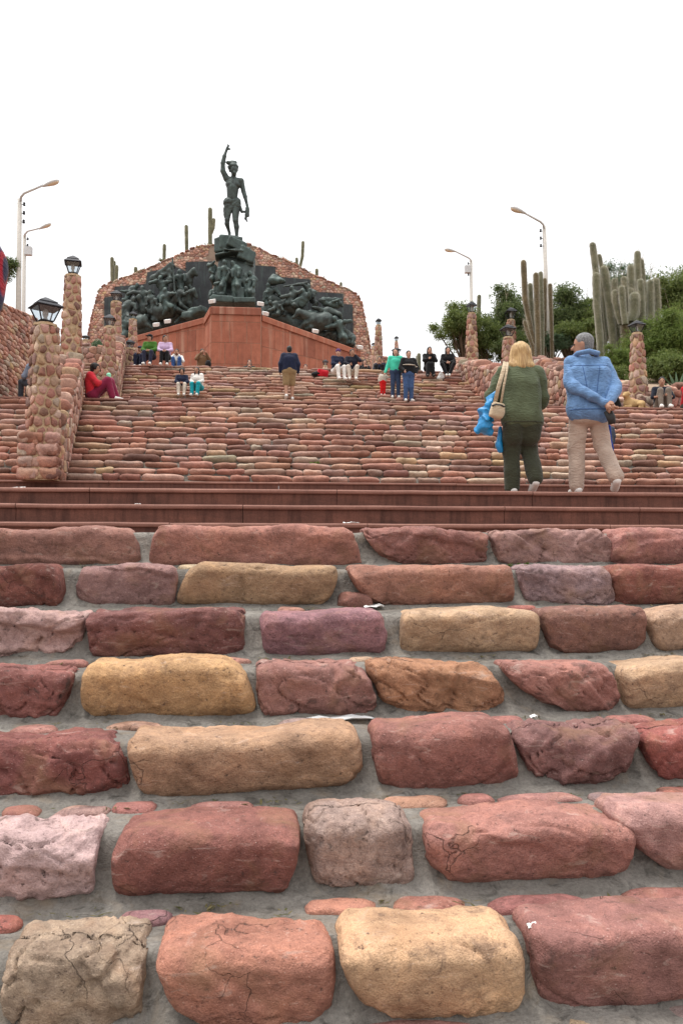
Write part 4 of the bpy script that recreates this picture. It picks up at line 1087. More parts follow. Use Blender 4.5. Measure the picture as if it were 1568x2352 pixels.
relL = empty('bronze_relief', (c1(400, 1000, 52).x, 52, plE.z)); tag(relL, 'dark bronze cavalry charge with horses and riders, left of the central figure', 'sculpture')
relR = empty('bronze_relief', (c1(1200, 1000, 52).x, 52, prE.z)); tag(relR, 'dark bronze tangle of falling horses and men, right of the central figure', 'sculpture')
YL = 52.6
hs = [horse(mL, YL - .9, (700, 740), (860, 690), (960, 590), [[(850, 720), (960, 700), (1060, 740), (1010, 800)], [(860, 740), (900, 690), (1040, 760), (930, 870)], [(690, 780), (640, 840), (690, 850)], [(670, 760), (560, 800), (640, 860)]], .95),
      horse(mL, YL - .4, (900, 640), (1070, 560), (1215, 545), [[(1060, 600), (1120, 620), (1150, 700)], [(960, 640), (1080, 690), (1180, 745)], [(880, 680), (960, 760), (900, 830)]], .95),
      horse(mL, YL + .3, (960, 400), (1080, 330), (1215, 250), [[(1080, 380), (1140, 420), (1100, 480)]], .85),
      horse(mL, YL - .7, (640, 690), (520, 700), (440, 590), [[(520, 740), (440, 800), (470, 870)], [(540, 760), (560, 840), (510, 880)], [(660, 740), (640, 830), (700, 850)]], .85),
      horse(mL, YL - 1.3, (330, 880), (470, 870), (560, 900), [[(470, 880), (560, 900), (640, 950)], [(330, 900), (280, 960), (400, 990)]], .8)]
for i, p in enumerate(hs): bronze(p, 'horse', relL, .06, .09, MAT['bronze'], .03, 5, i)
ms = [man(mL, YL - .6, (740, 290), (760, 380), (790, 480), [[(690, 330), (600, 352)], [(830, 340), (880, 330)]], [[(720, 560), (760, 640)], [(850, 540), (880, 640)]], 1.05),
      man(mL, YL - .6, (505, 430), (520, 500), (560, 590), [[(400, 470), (310, 500)], [(600, 480), (650, 490)]], [[(520, 660), (560, 720)]], .95),
      man(mL, YL - .3, (440, 385), (380, 440), (320, 510), [[(330, 470), (230, 460)], [(420, 500), (470, 520)]], [[(300, 570), (250, 570)]], .8),
      man(mL, YL - 1.0, (390, 570), (330, 640), (290, 740), [[(250, 670), (230, 790)], [(400, 640), (420, 700)]], [[(270, 800), (290, 860)], [(330, 800), (350, 850)]], 1.05),
      man(mL, YL - 1.2, (800, 450), (830, 520), (800, 620), [[(880, 500), (930, 490)], [(760, 540), (740, 600)]], [[(820, 700), (780, 760)], [(880, 660), (900, 740)]], 1.0),
      man(mL, YL - 1.0, (600, 480), (620, 560), (640, 660), [[(550, 560), (560, 640)], [(680, 580), (700, 640)]], [[(620, 740), (560, 690)]], .95),
      man(mL, YL - .1, (985, 215), (990, 290), (1000, 380), [[(930, 280), (900, 330)], [(1050, 260), (1060, 330)]], [[(1010, 440), (990, 500)]], 1.0),
      man(mL, YL - .8, (1075, 430), (1000, 490), (960, 570), [[(930, 520), (900, 480)], [(1060, 500), (1110, 470)]], [[(1010, 640), (1080, 690)]], .9),
      man(mL, YL - 1.4, (240, 820), (270, 890), (260, 980), [[(330, 880), (380, 900)], [(240, 930), (230, 1000)]], [[(290, 1010), (330, 990)], [(240, 1040), (300, 1050)]], 1.0)]
for i, p in enumerate(ms): bronze(p, 'figure', relL, .05, .06, MAT['verdigris' if i % 2 == 0 else 'bronze'], .02, 8, i + 20)
m = MB(); m.tube([Vector(mL(925, 470, YL - 1.0)) - relL.location, Vector(mL(897, 30, YL - .8)) - relL.location], [.07, .05], 6); m.build('lance', MAT['bronze'], relL)
fl = [('c', mL(890, 130, YL - .7), mL(620, 290, YL - .3), .22, .12), ('c', mL(885, 220, YL - .7), mL(650, 300, YL - .3), .22, .12), ('c', mL(880, 300, YL - .8), mL(800, 330, YL - .5), .2, .12)]
bronze(fl, 'banner', relL, .06, .15, MAT['bronze'], .04, 7, 3)
bronze([('b', mL(1240, 740, YL - 1.6), (.5, .5, .22), rotm(0, -14, -25)), ('b', mL(1120, 795, YL - 1.6), (.35, .4, .18), rotm(0, 5, -20))], 'rock_base', relL, .09, .1, MAT['verdigris'], .05, 4, 1)
bronze([('c', mL(480, 950, YL - .8), mL(700, 900, YL - .6), .5, .4), ('c', mL(320, 1000, YL - .8), mL(500, 960, YL - .8), .5, .5), ('c', mL(700, 870, YL - .3), mL(1050, 760, YL - .3), .4, .4)], 'rock_base', relL, .1, .2, MAT['bronze'], .08, 4, 2)

YR = 52.8
hs = [horse(mR, YR - 1.2, (970, 690), (790, 690), (520, 640), [[(790, 720), (690, 720), (600, 790)], [(960, 740), (900, 800), (850, 850)], [(820, 730), (760, 780), (700, 800)], [(980, 730), (1060, 790), (1120, 800)]], 1.0),
      horse(mR, YR - .4, (560, 500), (420, 480), (280, 570), [[(420, 520), (400, 600), (330, 620)], [(560, 540), (620, 580)]], .9),
      horse(mR, YR - .2, (330, 420), (240, 400), (190, 490), [[(250, 450), (200, 540)]], .8),
      horse(mR, YR - .8, (1150, 800), (1080, 880), (1120, 960), [[(1060, 870), (1000, 850), (960, 900)]], .7)]
for i, p in enumerate(hs): bronze(p, 'horse', relR, .06, .09, MAT['bronze'], .03, 5, i + 40)
ms = [man(mR, YR - .3, (175, 190), (200, 280), (180, 380), [[(280, 240), (330, 320)], [(130, 300), (110, 400)]], [[(150, 450), (120, 560)]], 1.05),
      man(mR, YR - .7, (500, 235), (530, 310), (480, 400), [[(430, 340), (350, 360)], [(600, 290), (640, 260)]], [[(420, 440), (330, 470)], [(540, 470), (600, 480)]], 1.0),
      man(mR, YR - .8, (650, 270), (690, 350), (650, 440), [[(590, 390), (520, 420)], [(740, 330), (760, 250)]], [[(560, 440), (640, 470)]], 1.05),
      man(mR, YR - .3, (735, 205), (760, 290), (790, 390), [[(660, 170), (560, 180)], [(820, 280), (800, 350)]], [[(840, 440), (800, 500)]], .95),
      man(mR, YR - .6, (950, 440), (1040, 460), (1140, 470), [[(900, 400), (960, 390)], [(1080, 420), (1160, 390)]], [[(1180, 440), (1210, 480)]], .8),
      man(mR, YR - .9, (900, 540), (1000, 545), (1100, 570), [[(840, 510), (790, 490)], [(950, 600), (880, 590)]], [[(1160, 590), (1190, 640)]], .95),
      man(mR, YR - 1.3, (1100, 660), (1170, 740), (1200, 850), [[(1050, 760), (980, 780)], [(1240, 700), (1330, 690)]], [[(1190, 930), (1200, 1010)], [(1240, 920), (1240, 1010)]], 1.1),
      man(mR, YR - 1.2, (1310, 990), (1320, 910), (1280, 870), [[(1370, 930), (1340, 1000)], [(1260, 930), (1270, 1000)]], [[(1240, 820), (1260, 900)]], .95),
      man(mR, YR - 1.0, (830, 570), (760, 590), (700, 610), [[(700, 560), (640, 560)], [(780, 650), (840, 660)]], [[(640, 640), (580, 640)]], .9),
      man(mR, YR - .9, (200, 430), (290, 460), (330, 540), [[(240, 520), (180, 540)], [(340, 480), (380, 540)]], [[(300, 590), (240, 600)]], .9)]
for i, p in enumerate(ms): bronze(p, 'figure', relR, .05, .06, MAT['verdigris' if i % 2 == 0 else 'bronze'], .02, 8, i + 60)
bronze([('c', mR(230, 130, YR - .4), mR(390, 130, YR - .6), .3, .14), ('c', mR(250, 70, YR - .3), mR(370, 110, YR - .5), .2, .1), ('c', mR(240, 40, YR - .3), mR(220, 150, YR - .3), .06, .12)], 'banner', relR, .06, .1, MAT['verdigris'], .03, 7, 5)
bronze([('c', mR(930, 400, YR - .6), mR(1190, 380, YR - .6), .2, .08), ('c', mR(990, 450, YR - .6), mR(1180, 440, YR - .5), .2, .08), ('c', mR(960, 430, YR - .6), mR(1170, 410, YR - .5), .16, .08)], 'banner', relR, .06, .1, MAT['verdigris'], .03, 7, 6)
m = MB(); m.tube([Vector(mR(380, 205, YR - .8)) - relR.location, Vector(mR(720, 150, YR - .5)) - relR.location], [.05, .09], 6); m.build('rifle', MAT['bronze'], relR)
bronze([('c', mR(200, 640, YR - .3), mR(500, 700, YR - .3), .4, .4), ('c', mR(520, 740, YR - .5), mR(900, 880, YR - .5), .35, .35), ('c', mR(900, 880, YR - .6), mR(1330, 1010, YR - .6), .35, .3), ('c', mR(160, 560, YR - .2), mR(400, 620, YR - .2), .5, .4)], 'rock_base', relR, .1, .2, MAT['bronze'], .08, 4, 7)

# ---- central group under the rock
YC = 47.9
grp = empty('bronze_group', (c1(820, 900, YC).x, YC, zc)); tag(grp, 'green-tinged bronze group of huddled men under the statue\'s rock', 'sculpture')
G = [((190, 550), (280, 600), (310, 760), [[(250, 540), (320, 470)], [(230, 680), (300, 720)]], [[(310, 870), (330, 950)], [(260, 850), (290, 960)]], .78),
     ((545, 495), (550, 640), (530, 830), [[(420, 640), (420, 850)], [(640, 660), (640, 720)]], [[(520, 1000), (520, 1290)], [(470, 1000), (430, 1240)]], .9),
     ((715, 520), (790, 640), (780, 840), [[(680, 680), (720, 790)], [(860, 640), (830, 790)]], [[(740, 1000), (740, 1340)], [(830, 1000), (800, 1330)]], .95),
     ((930, 570), (940, 690), (960, 800), [[(860, 620), (820, 600)], [(1010, 700), (1010, 760)]], [[(960, 900), (960, 1000)]], .8),
     ((985, 680), (1010, 780), (1040, 880), [[(940, 760), (900, 820)]], [[(1080, 980), (1080, 1060)]], .72),
     ((1000, 790), (960, 900), (1010, 1030), [[(850, 900), (900, 1090)], [(1080, 920), (1060, 1020)]], [[(990, 1140), (1060, 1300)], [(1090, 1130), (1010, 1290)]], .92),
     ((1090, 730), (1150, 860), (1140, 1020), [[(1180, 900), (1170, 1000)], [(1060, 860), (1010, 900)]], [[(1150, 1140), (1140, 1300)], [(1110, 1140), (1120, 1310)]], .82),
     ((410, 990), (400, 1110), (400, 1210), [[(340, 960), (490, 900)], [(560, 860), (640, 720)]], [[(300, 1180), (260, 1290)], [(480, 1180), (430, 1280)]], .85),
     ((330, 1060), (290, 1150), (240, 1250), [[(240, 1120), (220, 1220)]], [[(300, 1270), (240, 1310)]], .7)]
for i, (hd, ch, pv, ar, lg, s) in enumerate(G): bronze(man(mC, YC + (.5 if i in (0, 3, 4) else 0), hd, ch, pv, ar, lg, s), 'figure', grp, .042, .045, MAT['verdigris'], .018, 9, i + 80)
bronze([('b', mC(875, 1210, YC - .2), (.22, .25, .45), rotm(0, 0, 12))], 'block', grp, .05, .05, MAT['verdigris'])
bronze([('b', mC(500, 1345, YC - .2), (.62, .6, .2), rotm(0, 3, 0)), ('b', mC(980, 1370, YC - .3), (.6, .6, .16), rotm(0, -3, 0)), ('b', mC(720, 1390, YC + .1), (1.3, .8, .14), None)], 'base', grp, .06, .06, MAT['verdigris'], .02, 4, 9)
bronze([('c', mC(500, 900, YC + .7), mC(1000, 900, YC + .7), .7, .7), ('c', mC(620, 1250, YC + .6), mC(1050, 1200, YC + .6), .5, .5), ('c', mC(600, 600, YC + .9), mC(1000, 650, YC + .9), .6, .6)], 'rock_core', grp, .1, .3, MAT['bronze'], .08, 4, 10)

sta = empty('bronze_statue', (c1(810, 560, 49).x, 49, c1(810, 640, 49).z)); tag(sta, 'tall bronze man in a loincloth raising one arm, on top of the monument', 'statue')
YS = 49.0
k = 1 / ppm(535, 450, YS) * .11718                         # metres per close-view pixel
def st(x, y, d=0.0): return mS(x, y, YS + d)
body = [('e', st(665, 668, -.08), (70*k, 80*k, 98*k)), ('e', st(670, 740, -.14), (45*k, 50*k, 45*k)), ('c', st(672, 690, -.30), st(674, 715, -.34), 10*k, 14*k), ('c', st(655, 840, .02), st(665, 760, -.02), 52*k, 46*k),
        ('e', st(650, 950, 0), (150*k, 95*k, 120*k)), ('c', st(530, 850, .02), st(800, 890, 0), 62*k, 62*k), ('e', st(590, 950, -.16), (70*k, 50*k, 55*k)), ('e', st(715, 955, -.16), (70*k, 50*k, 55*k)),
        ('c', st(640, 1040, 0), st(630, 1230, .03), 116*k, 100*k), ('c', st(570, 1330, .03), st(690, 1330, .03), 92*k, 92*k),
        ('c', st(520, 830, .02), st(452, 690, -.06), 62*k, 50*k), ('c', st(452, 690, -.06), st(450, 530, -.1), 48*k, 40*k), ('c', st(450, 530, -.1), st(480, 400, -.13), 44*k, 38*k), ('c', st(480, 400, -.13), st(515, 290, -.15), 36*k, 22*k), ('c', st(515, 290, -.15), st(535, 235, -.15), 25*k, 27*k),
        ('c', st(810, 885, 0), st(855, 1090, .05), 56*k, 42*k), ('c', st(855, 1090, .05), st(885, 1190, .0), 44*k, 42*k), ('c', st(885, 1190, 0), st(925, 1360, -.1), 40*k, 23*k), ('c', st(925, 1360, -.1), st(940, 1420, -.12), 26*k, 28*k),
        ('c', st(560, 1390, .05), st(535, 1640, -.05), 84*k, 50*k), ('c', st(535, 1640, -.05), st(530, 1720, 0), 48*k, 46*k), ('c', st(530, 1720, 0), st(578, 1900, .25), 46*k, 26*k), ('c', st(578, 1900, .25), st(583, 2000, .1), 27*k, 30*k), ('c', st(583, 1990, .12), st(575, 2010, -.12), 28*k, 20*k),
        ('c', st(700, 1390, 0), st(698, 1660, -.12), 88*k, 54*k), ('c', st(698, 1660, -.12), st(718, 1780, -.06), 52*k, 50*k), ('c', st(718, 1780, -.06), st(722, 1990, 0), 50*k, 27*k), ('c', st(722, 2010, 0), st(698, 2085, -.3), 32*k, 26*k)]
for a, b in (((535, 230), (546, 155)), ((548, 225), (590, 182)), ((540, 215), (568, 170)), ((552, 240), (602, 250)), ((550, 262), (592, 268))): body.append(('c', st(*a, -.15), st(*b, -.17), 13*k, 7*k))
bronze(body, 'body', sta, .028, .05, MAT['bronze'], .004, 9, 1)
bronze([('e', st(655, 600, -.02), (98*k, 95*k, 70*k)), ('c', st(640, 540, 0), st(560, 530, .05), 60*k, 42*k), ('c', st(560, 530, .05), st(505, 508, .1), 34*k, 9*k), ('c', st(620, 500, 0), st(690, 530, 0), 28*k, 40*k), ('c', st(570, 600, .03), st(590, 690, .08), 32*k, 26*k), ('c', st(735, 600, .0), st(725, 680, .06), 26*k, 22*k)], 'hair', sta, .028, .03, MAT['bronze'], .02, 14, 2)
bronze([('c', st(560, 1310, .02), st(710, 1310, .02), 104*k, 100*k), ('c', st(560, 1400, .03), st(520, 1540, .02), 92*k, 60*k), ('c', st(500, 1440, 0), st(488, 1590, 0), 44*k, 16*k), ('c', st(690, 1380, -.02), st(620, 1440, -.05), 96*k, 50*k), ('c', st(600, 1420, -.1), st(560, 1560, -.1), 50*k, 30*k)], 'loincloth', sta, .03, .04, MAT['bronze'], .018, 11, 3)
bronze([('c', st(770, 1380, .02), st(820, 1480, 0), 40*k, 26*k), ('c', st(820, 1480, 0), st(900, 1490, -.06), 26*k, 24*k), ('c', st(925, 1420, -.1), st(895, 1620, -.08), 34*k, 24*k), ('c', st(895, 1620, -.08), st(928, 1678, -.08), 22*k, 10*k), ('c', st(940, 1430, -.1), st(945, 1570, -.1), 30*k, 26*k)], 'cloth', sta, .028, .03, MAT['bronze'], .012, 12, 4)
rk = [('b', mC(650, 175, YS + .3), (.70, 1.0, .42), rotm(0, 0, 8)), ('b', mC(520, 200, YS + .2), (.36, .9, .46), rotm(0, -8, -14)), ('b', mC(780, 210, YS - .05), (.55, .95, .30), rotm(0, 24, 6)), ('b', mC(985, 420, YS - .2), (.50, .9, .40), rotm(0, 20, 10)),
      ('b', mC(1090, 500, YS - .1), (.26, .8, .42), rotm(0, 8, 0)), ('b', mC(540, 350, YS - .5), (.56, .6, .07), rotm(0, -14, 0)), ('b', mC(740, 290, YS - .6), (.6, .6, .08), rotm(0, 4, 0)), ('b', mC(650, 60, YS), (.60, .7, .12), rotm(0, 4, 0)), ('b', mC(800, 430, YS + .3), (.85, .8, .5), None), ('b', mC(850, 80, YS - .1), (.25, .5, .12), rotm(0, 10, 0))]
bronze(rk, 'rock', sta, .045, .04, MAT['verdigris'], .03, 5, 11)

# floodlights on the coping
def flood(label, x, y, mp, Y, rz):
    p = mp(x, y, Y); o = empty('floodlight', p, rz); tag(o, label, 'floodlight', 'floodlights on the podium coping')
    m = MB(); m.box((-.17, -.12, 0), (.17, .12, .2)); b = m.build('housing', MAT['white'], o)
    m = MB(); m.tube([(-.2, 0, .1), (-.2, 0, -.14), (.2, 0, -.14), (.2, 0, .1)], .015, 4); m.build('bracket', MAT['iron'], o); b.rotation_euler = (R(25), 0, 0)
flood('white floodlight on the sloping coping under the leaping horse, left one of two', 690, 920, mL, 49.3, R(-20))
flood('white floodlight on the sloping coping under the leaping horse, nearer the podium block', 838, 876, mL, 48.7, R(-20))
flood('white floodlight on the left corner of the central podium block', 1420, 615, mL, 46.4, R(-30))
flood('white floodlight on the right corner of the central podium block', 60, 470, mR, 46.5, R(20))
flood('white floodlight just below the right corner of the central block', 125, 605, mR, 47.2, R(30))
flood('white floodlight under the belly of the big bronze horse at right', 825, 850, mR, 49.4, R(25))
flood('white floodlight at the far low end of the right coping', 1448, 1075, mR, 51.2, R(25))
# ---------------------------------------------------------------- planted bank on the right, behind the walls
Vh = []; Fh = []; nx, ny = 24, 18
for j in range(ny + 1):
    for i in range(nx + 1):
        x = XR2 + .7 + i * (40 - XR2) / nx; y = 22.1 + j * 1.3
        z = EZ + min(4.75 + (y - 22.1) * .33, 7.4) + .25 * noise.noise(Vector((x * .4, y * .4, 3))) - max(0, (x - 22)) * .12
        Vh.append((x, y, z)); Fh.append
Fh = [(j*(nx+1)+i, j*(nx+1)+i+1, (j+1)*(nx+1)+i+1, (j+1)*(nx+1)+i) for j in range(ny) for i in range(nx)]
obj('hill', mesh('hill', Vh, Fh), MAT['earth'])['kind'] = 'structure'
Vh = []
for j in range(9):
    for i in range(11):
        x = -22 + i * (XL - .7 + 22) / 10; y = 20 + j * 3.0
        Vh.append((x, y, EZ + 6.2 + .3 * noise.noise(Vector((x * .4, y * .4, 9)))))
obj('hill', mesh('hill', Vh, [(j*11+i, j*11+i+1, (j+1)*11+i+1, (j+1)*11+i) for j in range(8) for i in range(10)]), MAT['earth'])['kind'] = 'structure'

# ---------------------------------------------------------------- cactus clumps
def stem(root, pts, r0, r1, mat, ribs=13, nm='stem'):
    """Ribbed column with a rounded top through world points (base first)."""
    P3 = [Vector(p) for p in pts]; o = root.location; segs = []
    n = 10
    for i in range(len(P3) - 1):
        for q in range(n if i == len(P3) - 2 else 4): segs.append(P3[i].lerp(P3[i + 1], q / (n if i == len(P3) - 2 else 4)))
    segs.append(P3[-1])
    up = (P3[-1] - P3[-2]).normalized(); top = P3[-1]; L = len(segs); rr = [r0 + (r1 - r0) * i / (L - 1) for i in range(L)]
    rr = [r * (1 + .04 * math.sin(i * 1.7)) for i, r in enumerate(rr)]
    for a in (.35, .65, .85, .97): segs.append(top + up * r1 * a * 1.1); rr.append(r1 * math.sqrt(max(0.0, 1 - a * a)))
    m = 2 * ribs; V = []; F = []
    for i, p in enumerate(segs):
        for k in range(m):
            th = 2 * math.pi * k / m; r = rr[i] * (1.0 if k % 2 else .76)
            V.append((p.x - o.x + r * math.cos(th), p.y - o.y + r * math.sin(th), p.z - o.z))
    for i in range(len(segs) - 1):
        for k in range(m): F.append((i*m+k, i*m+(k+1) % m, (i+1)*m+(k+1) % m, (i+1)*m+k))
    F.append(tuple((len(segs)-1)*m + k for k in range(m)))
    st_o = obj(nm, mesh(nm, V, F), mat, root)
    if P3[0].y < 34:                                     # pale spines standing off the ribs
        r = np.random.default_rng(len(V) + int(abs(top.x) * 100)); A = np.array(V); q = A[r.integers(m, len(A) - m, 700)]
        ctr = np.array([[s_.x - o.x, s_.y - o.y, s_.z - o.z] for s_ in segs]); near = ctr[np.argmin(np.abs(ctr[None, :, 2] - q[:, None, 2]), 1)]
        q = q + r.normal(size=q.shape) * np.array([.01, .01, .12]); dr = q - near; dr[:, 2] *= .2; dr += r.normal(size=q.shape) * .06; dr /= np.linalg.norm(dr, axis=1)[:, None]
        sd = np.cross(dr, r.normal(size=q.shape)); sd /= np.linalg.norm(sd, axis=1)[:, None]; L_ = r.uniform(.04, .09, (len(q), 1))
        S_ = np.stack([q - sd * .004, q + sd * .004, q + dr * L_], 1).reshape(-1, 3); obj('spines', mesh('spines', S_, np.arange(len(S_)).reshape(-1, 3), False), MAT['spine'], st_o)['kind'] = 'stuff'
    return st_o
def cactus(label, stems, mp, Y, zb, group='tall cacti'):
    b = mp(*stems[0][0][-1], Y); root = empty('cactus', (b.x, Y, zb)); tag(root, label, 'cactus', group)
    for i, s in enumerate(stems):
        pts, w = s[0], s[1]; dy = s[2] if len(s) > 2 else 0.0; mat = MAT['cactus_brown' if len(s) > 3 and s[3] else 'cactus']
        q = [mp(x, y, Y + dy) for x, y in pts[::-1]]; k = abs(mp(pts[0][0] + w, pts[0][1], Y + dy).x - mp(pts[0][0], pts[0][1], Y + dy).x) / 2
        if len(s) <= 4: q = [Vector((q[0].x, q[0].y, zb - .1))] + q
        stem(root, q, k * .92, k, mat)
mC7 = mapper(1440, 590, .1703); mC3 = mapper(1000, 480, .451); m1 = lambda x, y, Y: c1(x, y, Y)
cactus('big clump of thick grey columnar cacti above the lantern pillar at right', [
    ([(240, 145), (290, 560), (390, 1500)], 96, .3), ([(290, 600), (300, 1000), (350, 1560)], 114, -.1), ([(340, 300), (372, 480), (420, 1400)], 62, .7), ([(410, 505), (470, 900), (540, 1500)], 124, .1),
    ([(560, 670), (560, 850), (600, 1400)], 92, .8), ([(565, 840), (565, 950), (620, 1180), (660, 1300)], 94, -.4, 0, 1), ([(665, 785), (680, 1000), (700, 1180), (720, 1300)], 100, -.6, 0, 1), ([(700, 640), (712, 760), (720, 1400)], 92, .5),
    ([(850, 905), (850, 1100), (800, 1260)], 150, -.4, 0, 1), ([(880, 900), (880, 1150), (800, 1300)], 110, .1, 0, 1), ([(800, 480), (810, 850), (820, 1400)], 108, .6), ([(895, 270), (910, 700), (930, 1400)], 94, .8), ([(960, 370), (990, 650), (1010, 1400)], 58, 1.1),
    ([(940, 690), (960, 1000), (970, 1400)], 108, .2), ([(1085, 700), (1090, 1000), (1090, 1400)], 104, .4), ([(1170, 670), (1195, 1000), (1190, 1400)], 98, .7), ([(800, 810), (810, 900), (800, 1300)], 86, .2), ([(720, 1200), (725, 1550)], 150, -.2, 1)], mC7, 28.5, EZ + 6.2)
cactus('clump of tall brownish columnar cacti beside the nearer street lamp at right', [
    ([(683, 395), (692, 600), (745, 870)], 33, 0, 1), ([(720, 520), (728, 700), (740, 870)], 28, .4), ([(752, 465), (760, 700), (765, 870)], 34, -.2, 1), ([(778, 455), (786, 700), (785, 860)], 26, .5), ([(830, 520), (836, 700), (840, 860)], 24, .6, 1), ([(692, 725), (710, 790), (735, 860)], 24, -.3, 1), ([(800, 490), (800, 700), (800, 860)], 24, .9, 1)], mC3, 31.0, EZ + 6.9)
cactus('single thin cactus poking above the small tree at right', [([(437, 582), (432, 760)], 24, 0)], mC3, 37, EZ + 7)
for i, (lab, st_) in enumerate([('tall cactus with one stubby arm just left of the statue', [([(690, 392), (690, 585)], 20, 0), ([(708, 448), (704, 490), (692, 520)], 19, 0, 0, 1)]),
    ('slender cactus second to the left of the statue on the monument top', [([(564, 482), (566, 622)], 17, 0)]), ('slender cactus third to the left of the statue on the monument top', [([(448, 582), (446, 672)], 16, 0)]),
    ('stubby round-topped cactus on the left slope of the monument', [([(296, 704), (296, 735)], 17, 0)]), ('dark double cactus at the far left shoulder of the monument', [([(171, 652), (172, 790)], 17, 0), ([(195, 695), (192, 770)], 18, 0), ([(182, 670), (182, 780)], 15, .4)]),
    ('leaning cactus with two small side shoots on the right slope of the monument', [([(1181, 566), (1178, 640), (1164, 700)], 15, 0), ([(1148, 652), (1150, 700)], 13, 0), ([(1138, 672), (1142, 696)], 8, 0)]),
    ('short cactus stub on the right slope of the monument', [([(1254, 712), (1254, 752)], 15, 0)]), ('tiny cactus stub near the right shoulder of the monument', [([(1382, 782), (1382, 812)], 12, 0)])]):
    b = m1(*st_[0][0][-1], YB + 1.6); cactus(lab, [(q_[0], q_[1] * 1.25) + tuple(q_[2:]) for q_ in st_], m1, YB + 1.6, b.z - .5, 'cacti on the monument top')
m6 = mapper(760, 780, .2806)
for lab, st_, Y in [('distant cactus pair right of the man in the black striped sweater', [([(1022, 385), (1024, 500)], 34, 0), ([(1005, 400), (1008, 500)], 22, .3)], 40), ('distant cactus left of the seated woman in black', [([(1076, 405), (1076, 500)], 20, 0)], 41),
                    ('distant cactus right behind the seated woman in black', [([(1152, 412), (1152, 510)], 24, 0)], 42), ('distant rounded cactus behind the striped sweater man\'s shoulder', [([(970, 420), (972, 500)], 24, 0), ([(990, 460), (990, 510)], 34, -.3)], 39)]:
    cactus(lab, st_, m6, Y, ZT - .02, 'distant cacti on the terrace')

# ---------------------------------------------------------------- trees and shrubs
def leaf_cloud(cent, sizes, n, rng, ll, lw, droop=0.2):
    """n narrow leaves scattered round cluster centres; returns V, F."""
    cent = np.array(cent); sizes = np.array(sizes); r = np.random.default_rng(rng.randrange(1 << 30))
    pr = sizes ** 2 / (sizes ** 2).sum(); idx = r.choice(len(cent), n, p=pr)
    d = r.normal(size=(n, 3)); d /= np.linalg.norm(d, axis=1)[:, None]
    rad = np.minimum(np.abs(r.normal(size=n)), 1.75) * .6
    C = cent[idx] + d * (rad * sizes[idx])[:, None] * np.array([1, 1, .72])
    ax = r.normal(size=(n, 3)) + d * .9; ax[:, 2] -= droop; ax /= np.linalg.norm(ax, axis=1)[:, None]
    sd = np.cross(ax, r.normal(size=(n, 3))); sd /= np.linalg.norm(sd, axis=1)[:, None]
    l = ll * r.uniform(.6, 1.4, n)[:, None]; w = lw * r.uniform(.6, 1.4, n)[:, None]
    V = np.stack([C - ax*l/2, C + sd*w/2, C + ax*l/2, C - sd*w/2], 1).reshape(-1, 3)
    return V, np.arange(4 * n).reshape(n, 4)
def tree(label, name, u, v, ru, rv, Y, zb, mat, n, seed, ll=.13, lw=.035, clumps=26, twigs=0, trunk=.11, base_u=None, csize=.34, group='trees and shrubs behind the right walls', cat='tree', depth=.8, open_=.55):
    """Tree or shrub whose crown is an uneven set of leaf clumps in an ellipsoid read from the photograph."""
    rng = random.Random(seed); c = P(u, v, Y); k = 1 / ppm(u, v, Y); rx, rz = ru * k, rv * k
    bu = P(base_u if base_u else u, v + rv, Y)
    root = empty(name, (bu.x, Y, zb)); tag(root, label, cat, group); o = root.location
    cent = []; sz = []
    while len(cent) < clumps:
        d = Vector((rng.gauss(0, 1), rng.gauss(0, 1), rng.gauss(0, 1))).normalized() * rng.uniform(open_, 1.0)
        p = Vector((c.x + d.x * rx, c.y + d.y * rx * depth, c.z + d.z * rz))
        if p.z < zb + .15: continue
        cent.append(p); sz.append(1.15 * csize * rng.uniform(.5, 1.7) * (rx + rz) / 2)
    tb = MB(); base = Vector((bu.x, Y, zb - .2)); fork = base.lerp(c, .45) + Vector((rng.uniform(-.1, .1), 0, 0))
    tb.tube([base - o, base.lerp(fork, .5) + Vector((rng.uniform(-.12, .12), .05, 0)) - o, fork - o], [trunk, trunk * .8, trunk * .65], 7)
    tr = tb.build('trunk', MAT['bark'], root, True)
    lb = MB()
    for p in cent:
        mid = fork.lerp(p, .5) + Vector((rng.uniform(-.15, .15), rng.uniform(-.15, .15), rng.uniform(0, .2))) * rx
        lb.tube([fork - o, mid - o, p - o], [trunk * .42, trunk * .22, trunk * .06], 5)
    for q in range(twigs):
        p = Vector(rng.choice(cent)); e = p + Vector((rng.uniform(-.35, .35), rng.uniform(-.2, .2), rng.uniform(.5, 1.0))) * rz * .8
        lb.tube([p - o, p.lerp(e, .5) + Vector((rng.uniform(-.05, .05), 0, 0)) - o, e - o], [.012, .009, .004], 4)
        for w in range(4):
            s = p.lerp(e, rng.uniform(.3, .95)); lb.tube([s - o, s + Vector((rng.uniform(-.2, .2), rng.uniform(-.1, .1), rng.uniform(.1, .3))) - o], [.007, .003], 4)
    lb.build('branches', MAT['twig' if twigs else 'bark'], root, True)
    V, F = leaf_cloud([tuple(p - o) for p in cent], sz, n, rng, ll, lw)
    obj('crown', mesh('crown', V, F, False), MAT[mat], root)
    return root
tree('loose dark tree leaning left over the two seated women in black', 'tree', 1052, 752, 70, 48, 34.5, ZT - .3, 'leaf_mid', 26000, 1, .15, .035, 34, 0, .12, 1068, .26, open_=.3)
tree('dark feathery tree between the wall pillar and the brown cactus clump', 'tree', 1160, 722, 62, 68, 35.5, EZ + 6.6, 'leaf_dark', 30000, 2, .15, .04, 36, 6, .14, 1155, .30, open_=.25)
tree('dark tree behind the street lamp post and between the two cactus clumps', 'tree', 1305, 715, 66, 66, 34, EZ + 6.8, 'leaf_dark', 30000, 3, .15, .04, 36, 6, .14, 1300, .30, open_=.25)
